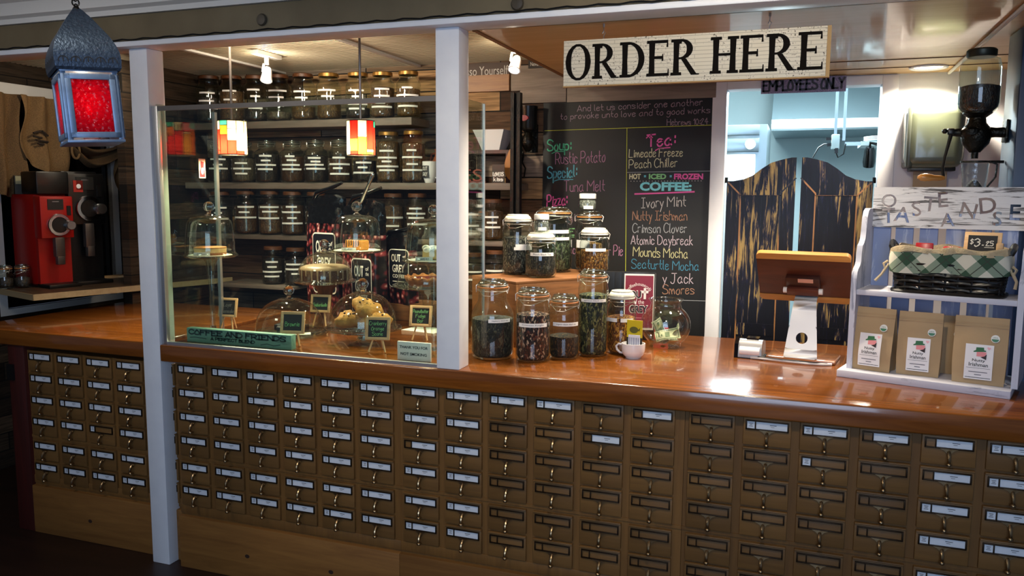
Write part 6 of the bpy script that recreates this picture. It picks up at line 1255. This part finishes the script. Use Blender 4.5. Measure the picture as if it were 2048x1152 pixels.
# ---------------------------------------------------------------- coffee bean sacks with the black badge
def beanmat():
    m, nt, p = newmat('printed_coffee_beans'); L = nt.links.new; tc = N(nt, 'ShaderNodeTexCoord'); mp = N(nt, 'ShaderNodeMapping'); mp.inputs['Scale'].default_value = (1, .2, .62); L(tc.outputs['Object'], mp.inputs[0])
    vo = N(nt, 'ShaderNodeTexVoronoi'); vo.inputs['Scale'].default_value = 48; L(mp.outputs[0], vo.inputs[0])
    cr = N(nt, 'ShaderNodeValToRGB'); e = cr.color_ramp.elements; e[0].color = lin('#b87470'); e[0].position = .0; e[1].color = lin('#0d0506'); e[1].position = .62; q = e.new(.14); q.color = lin('#d8a8a2'); q = e.new(.3); q.color = lin('#7c2c30'); L(vo.outputs['Distance'], cr.inputs[0])
    sp = N(nt, 'ShaderNodeSeparateColor'); L(vo.outputs['Color'], sp.inputs[0]); mr = N(nt, 'ShaderNodeMapRange'); mr.inputs['To Min'].default_value = .35; mr.inputs['To Max'].default_value = 1.3; L(sp.outputs[0], mr.inputs[0])
    hs = N(nt, 'ShaderNodeHueSaturation'); L(mr.outputs[0], hs.inputs['Value']); L(cr.outputs[0], hs.inputs['Color']); L(hs.outputs[0], p.inputs['Base Color']); p.inputs['Roughness'].default_value = .3; return m
beanp = beanmat(); foil = M('black_foil', '#0a0a0c', .18, bump=(18, .6))
def sack(label, x0, x1, ytop, ybean, ybot, Y, badge):
    a, b = atY(x0, ybot, Y), atY(x1, ybot, Y); w_ = b.x-a.x; cx = (a.x+b.x)/2; xm = (x0+x1)/2; zb0 = max(ZT+.001, a.z); zt_, zs = atY(xm, ytop, Y).z-zb0, atY(xm, ybean, Y).z-zb0
    t = thing('coffee_sack', label, 'coffee sack', (cx, Y+.05, zb0), R(-14), 'large bean sacks at the back of the bar'); d_ = .10
    def body(z0_, z1_, nm, m, top):
        mb = MB(); rows = []; n = 32
        for i in range(13):
            k = i/12; z_ = z0_+(z1_-z0_)*k; K = (z_/zt_); dd = d_*(1-.55*K**3); ww = w_*(1-.06*sin(pi*K)+.0*K); wob = .006 if top else .002
            rows.append([mb.v((x*1+wob*sin(j*1.9+z_*60), y*1+wob*cos(j*2.3+z_*70)-.012*sin(pi*min(K*1.2, 1))*(y < 0), z_+(.02*sin(x/w_*5+.8)*k if top else 0))) for j, (x, y) in enumerate(rrect(ww, dd, n))])
        for p_, q_ in zip(rows, rows[1:]):
            for j in range(n): mb.f([p_[j], p_[(j+1) % n], q_[(j+1) % n], q_[j]])
        mb.f(rows[0][::-1]); mb.f(rows[-1]); mb.build(nm, m, t, 70)
    body(0, zs, 'printed_front', beanp, False); body(zs, zt_*.93, 'foil_top', foil, True)
    mb = MB(); mb.tube([(-w_*.40, 0, zt_*.90), (-w_*.2, -.02, zt_*.97), (w_*.1, -.01, zt_*1.0), (w_*.42, .01, zt_*1.05)], [.012, .016, .013, .008], 8); mb.build('rolled_edge', blackgloss, t, 80)
    bx, bz, bw__, bh__ = badge; y = -d_*.5-.0155
    def rr(k, rad): return [(bx*w_+sx*(bw__*w_*k-rad)+rad*cos(a_), bz*zt_+sz*(bh__*zt_*k+0-rad)+rad*sin(a_)) for sx, sz, A in ((1, 1, 0), (-1, 1, 1), (-1, -1, 2), (1, -1, 3)) for a_ in [A*pi/2+pi/2*i/5 for i in range(6)]]
    mb = MB(); mb.prism(rr(1.0, .022), .001, (0, y, 0)); mb.build('badge_border', labelwhite, t); mb = MB(); mb.prism(rr(.955, .020), .001, (0, y-.001, 0)); bd = mb.build('badge', M('badge_ink', '#11151f', .4), t)
    wb = bw__*w_*2; hb__ = bh__*zt_*2
    for s, dz, sz_, k in (('OUT', .27, .20, .46), ('GREY', -.0, .20, .62), ('COFFEE', -.2, .09, .6)): typed('badge_text', s, labelwhite, bd, (bx*w_-wb*.06*(s == 'OUT')*2, y-.0025, bz*zt_+hb__*dz), wb*k, hb__*sz_, bold=.02)
    for k_, s in enumerate(('of', 'the')): typed('badge_text', s, labelwhite, bd, (bx*w_+wb*.30, y-.0025, bz*zt_+hb__*(.32-.09*k_)), wb*.16, hb__*.07)
    mbx = MB(); mbx.box((bx*w_, y-.002, bz*zt_-hb__*.34), (wb*.6, .001, .004)); mbx.build('badge_line', labelwhite, bd)
sack('large red-brown bean sack at the left, its badge beside the bundt cake dome', 608, 690, 378, 447, 640, .99, (.15, .42, .33, .24))
sack('large bean sack in the middle with its black badge under the orange slice stand', 678, 768, 388, 470, 640, .895, (.13, .28, .26, .22))
sack('short bean sack at the right, behind the scones and the fruit pie dome', 752, 828, 462, 500, 606, 1.0, (.25, .50, .30, .26))
mb = MB(); mb.lathe([(0, 0), (.01, 0), (.012, .03), (.008, .10), (.011, .17), (.006, .18), (0, .18)], n=12); o = mb.build('scoop_handle', chrome); o.location = atY(722, 405, .9); o.rotation_euler = (R(10), R(32), 0); tag(o, 'shiny steel scoop handle sticking up out of the middle bean sack', 'scoop')
zbx = atY(790, 606, 1.0).z-ZT; mb = MB(); mb.span((0, 0, 0), (.30, .2, zbx-.001), bev=.004); o = mb.build('wooden_box', cratew); o.location = (.47, .985, ZT); tag(o, 'low brown wooden box on the bar under the right bean sack', 'box')
# small decorations around the guard
p = atX(404, 337, -.061); t = thing('holiday_card', 'small red and white card stuck to the left glass edge', 'card', p, R(90)); part('card', M('card_pink', '#d9c2bd', .6), t, ((-.022, -.001, -.045), (.022, 0, .045)))
mb = MB(); mb.prism([(-.018, -.04), (.018, -.04), (.016, -.01), (.008, .0), (.012, .03), (-.01, .034), (-.010, .0), (-.017, -.012)], .0006, (0, -.001, 0)); mb.mi = 1; mb.prism([(.009*cos(k*.45), -.012+.016*sin(k*.45)) for k in range(14)], .0006, (0, -.0018, 0)); mb.build('print', [M('print_red', '#8e2230', .6), labelwhite], t)
# ---------------------------------------------------------------- left: back shelf with grinders and burlap drapes
ZG = 1.15
g1, g2, g3 = atZ(65, 590, ZG), atZ(0, 578, ZG), atZ(262, 550, ZG)
sx = V((g2.x-g1.x, g2.y-g1.y, 0)).normalized(); ga_ = math.atan2(-sx.y, -sx.x)
t = thing('grinder_shelf', 'pale-edged work shelf at the far left carrying the coffee grinders', 'shelf', (g1.x, g1.y, ZG), ga_)
part('top', wood('work_shelf', '#3a2c20', '#55422f', 'X', 1, rough=.4), t, ((-.66, .006, -.03), (0, 1.25, 0)), bev=.002); part('edge', wood('shelf_edge_pale', '#8f7a58', '#a89470', 'X', 1), t, ((-.66, 0, -.032), (.004, .006, .002)), ((-.002, 0, -.032), (.004, 1.25, .002)))
def onshelf(cx, y, back): return atZ(cx, y, ZG)
gred = M('grinder_red', '#a3140f', .35); gblack = M('grinder_black', '#0b0b0c', .35)
def grinder(label, cx, bot, top, wpx, m, base_m, rz):
    p = onshelf(cx, bot, 0); k = depth(p)/FPX; w_ = wpx*k; h_ = atY(cx, top, p.y).z-ZG; d_ = .30
    t = thing('coffee_grinder', label, 'coffee grinder', p, rz, 'bulk coffee grinders'); 
    mb = MB(); mb.span((-w_/2, 0.05, .0), (w_/2, d_+.05, h_*.98), bev=.008); mb.build('body', m, t)
    mb = MB(); mb.span((-w_*.5, -.03, h_*.52), (w_*.5, .06, h_*.96), bev=.006); mb.build('head', m, t); part('front_plate', m, t, ((-w_*.5, .02, .02), (w_*.5, .052, h_*.52)))
    mb = MB(); mb.span((-w_*.5, -.09, 0), (w_*.5, .3, .022), bev=.004); mb.build('base', base_m, t)
    mb = MB(); mb.T = Matrix.Translation((w_*.02, -.032, h_*.66)) @ Matrix.Rotation(R(90), 4, 'X'); dr = w_*.36; mb.lathe([(dr, 0), (dr, .012), (dr*.94, .018), (dr*.7, .018), (dr*.66, .012), (0, .012)], n=32); dl = mb.build('dial', chrome, t)
    mb = MB(); mb.T = Matrix.Translation((w_*.02, -.046, h_*.66)) @ Matrix.Rotation(R(90), 4, 'X'); mb.lathe([(0, .004), (dr*.66, .004), (dr*.66, 0)], n=24); mb.build('dial_face', gblack, dl)
    mb = MB(); mb.T = Matrix.Translation((w_*.28, -.05, h_*.655)) @ Matrix.Rotation(R(90), 4, 'X'); mb.lathe([(0, .04), (dr*.36, .04), (dr*.42, .034), (dr*.42, 0)], n=24); mb.build('knob', steel, t)
    mb = MB(); mb.span((-.028, -.05, h_*.32), (.028, -.01, h_*.53), bev=.006); mb.span((-.022, -.055, h_*.24), (.022, -.02, h_*.33), bev=.004); mb.build('spout', M('spout_grey', '#5a5450', .35, .7), t)
    part('name_plate', M('plate_dark', '#1b1d1c', .4), t, ((-w_*.28, -.034, h_*.82), (w_*.2, -.03, h_*.93))); part('switch', gblack, t, ((w_*.3, -.035, h_*.76), (w_*.42, -.03, h_*.86))); part('maker_mark', steel, t, ((-w_*.14, -.0355, h_*.90), (w_*.06, -.034, h_*.91)))
    return t, w_, h_
t, w_, h_ = grinder('red bulk coffee grinder with a chrome dial at the far left', 118, 573, 385, 62, gred, gblack, R(74))
mb = MB(); mb.span((-w_*.5, -.0, h_*.98), (w_*.5, .2, h_*1.22), bev=.01); mb.build('hopper', gblack, t); tillp = t.matrix_basis @ V((-.02, .285, h_*.981))
t, w_, h_ = grinder('taller black bulk coffee grinder with a chrome dial beside the steel kettle', 178, 566, 338, 70, gblack, gblack, R(74))
mb = MB(); mb.span((-w_*.36, -.034, h_*.80), (-w_*.1, -.030, h_*.90)); mb.mi = 1; mb.sph((-w_*.22, -.036, h_*.85), .014, 10, sy=.1); mb.build('sticker', [M('sticker_red', '#a32418', .5), labelwhite], t)
p = onshelf(181, 553, 0); t = thing('measuring_cup', 'clear plastic measuring cup of coffee in front of the black grinder', 'cup', p+V((0, -.03, .024)), 0); k = depth(p)/FPX; r = 20*k
mb = MB(); mb.lathe([(r*.72, 0), (r, .09), (r*1.08, .10)], n=24); mb.lathe([(0, .0), (r*.72, 0)], n=24); mb.tube([(r*1.0, 0, .09), (r*1.4, 0, .08), (r*1.35, 0, .03), (r*.8, 0, .02)], .004, 6); mb.build('cup', jarglass, t); mb = MB(); mb.lathe([(0, .004), (r*.70, .004), (r*.88, .05), (0, .052)], n=22); mb.build('contents', M('cup_coffee', '#6d4a38', .6, var=(60, '#8a6a58')), t)
p = onshelf(231, 540, 0); t = thing('kettle', 'steel kettle with a black handle on the far left shelf', 'kettle', p+V((0, .06, 0)), R(20)); k = depth(p)/FPX; r = 27*k
mb = MB(); mb.lathe([(0, .0), (r, 0), (r, .015)], n=30); mb.build('base', gblack, t); mb = MB(); mb.lathe([(r*.98, .015), (r*.97, .05), (r*.88, .10), (r*.68, .15), (r*.45, .175), (0, .185)], n=32); mb.build('body', steel, t)
mb = MB(); mb.tube([(r*.3, 0, .185), (r*1.0, 0, .20), (r*1.35, 0, .15), (r*1.1, 0, .06)], [.012, .013, .013, .01], 8); mb.sph((0, 0, .19), .014, 10); mb.build('handle', gblack, t)
for cx, y, wpx, lb in ((12, 585, 30, 'dark jar with a clip lid at the far left end of the grinder shelf'), (46, 583, 30, 'dark jar with a clear clip lid in front of the red grinder')):
    p = onshelf(cx, y-8, 0); k = depth(p)/FPX; make_jar(lb, (p.x, p.y, ZG), wpx*k/2, .135, wpx*k*.4, .6, .5, ctn['dark'], 'bail', (), .02, 'jars on the grinder shelf')
p = onshelf(232, 555, 0); mb = MB(); mb.box((0, 0, .006), (.10, .2, .012), rz=ga_, bev=.002); o = mb.build('cutting_board', lightwood); o.location = (p.x-.02, p.y, ZG); tag(o, 'small pale wooden board in front of the steel kettle', 'board')
burl = M('burlap', '#8a6a42', .95, var=(260, '#6d5230', .1), bump=(320, .5)); burl2 = M('burlap_band', '#7a5c38', .95, var=(260, '#5d4528', .1), bump=(320, .5))
def drape(name, label, y0, y1, x, ztop, zbot, folds, m, swag=None, seed=0):
    mb = MB()
    def fn(u, v_):
        y = y0+(y1-y0)*u; zb_ = zbot(u); z = ztop+(zb_-ztop)*v_
        return (x+.03+.028*sin(u*folds*6.28+seed+v_*.8)+.02*sin(v_*7+u*3)*(.3+v_), y+.012*sin(v_*6+u*9), z)
    mb.grid(fn, 60, 24); return tag(mb.build(name, m, None, 80), label, 'curtain', 'burlap drapes at the far left window')
X0 = -1.93
def yx(px): return atX(px, 300, X0).y
drape('burlap_drape', 'brown burlap drape hanging at the far left edge of the window', yx(-60), yx(34), X0, 2.3, lambda u: 1.72-.05*u, 2.2, burl2)
drape('burlap_drape', 'brown burlap drape with dark printed marks beside the far left drape', yx(30), yx(128), X0+.02, 2.3, lambda u: 1.92-.10*sin(u*2.6), 2.4, burl, seed=1)
drape('burlap_drape', 'hanging burlap tail at the right end of the swag, beside the white post', yx(216), yx(246), X0+.03, 2.04, lambda u: 1.72+.03*u, 1.2, burl, seed=2)
mb = MB()
def sw(u, v_):
    y = yx(118)+(yx(230)-yx(118))*u; sag_ = .20*(1-(2*u-1)**2); top = 2.07-sag_*.35; bot = 2.02-sag_*.72; z = top+(bot-top)*v_
    return (X0+.05+.05*sin(v_*9+.6)+.02*sin(u*9), y, z)
mb.grid(sw, 40, 20); tag(mb.build('burlap_swag', burl2, None, 80), 'burlap swag drooping between two gathers above the grinders', 'curtain')
mb = MB(); yy = yx(128)
mb.tube([(X0+.1, yy+.03*sin(a), 1.98+.05*cos(a)) for a in [2*pi*i/18 for i in range(18)]], .008, 7, True); tag(mb.build('burlap_tie', burl, None, 80), 'burlap loop tied at the left end of the swag', 'curtain tie')
mb = MB(); P = lambda px, py: atX(px, py, X0+.075)
o = MB(); o.T = Matrix()
for x0_, y0_, x1_, y1_ in ((67, 266, 82, 262), (67, 272, 84, 276), (84, 262, 96, 272), (72, 280, 96, 284), (76, 287, 88, 289)):
    a, b = P(x0_, y0_), P(x1_, y1_); o.tube([a, b], .007, 5)
tag(o.build('print_mark', M('burlap_print', '#2c2014', .9)), 'dark printed marks on the second burlap drape', 'printed marks')
p = onshelf(40, 420, 0); q = atX(44, 365, -1.78); t = thing('till_display', 'dark box with a pale yellow top card on top of the red grinder', 'box', tillp, R(60)); part('body', M('box_dark', '#2a2820', .5), t, ((-.07, -.03, 0), (.07, .06, .11))); part('card', M('card_cream', '#a39a72', .6), t, ((-.065, -.033, .06), (.065, -.03, .108)))
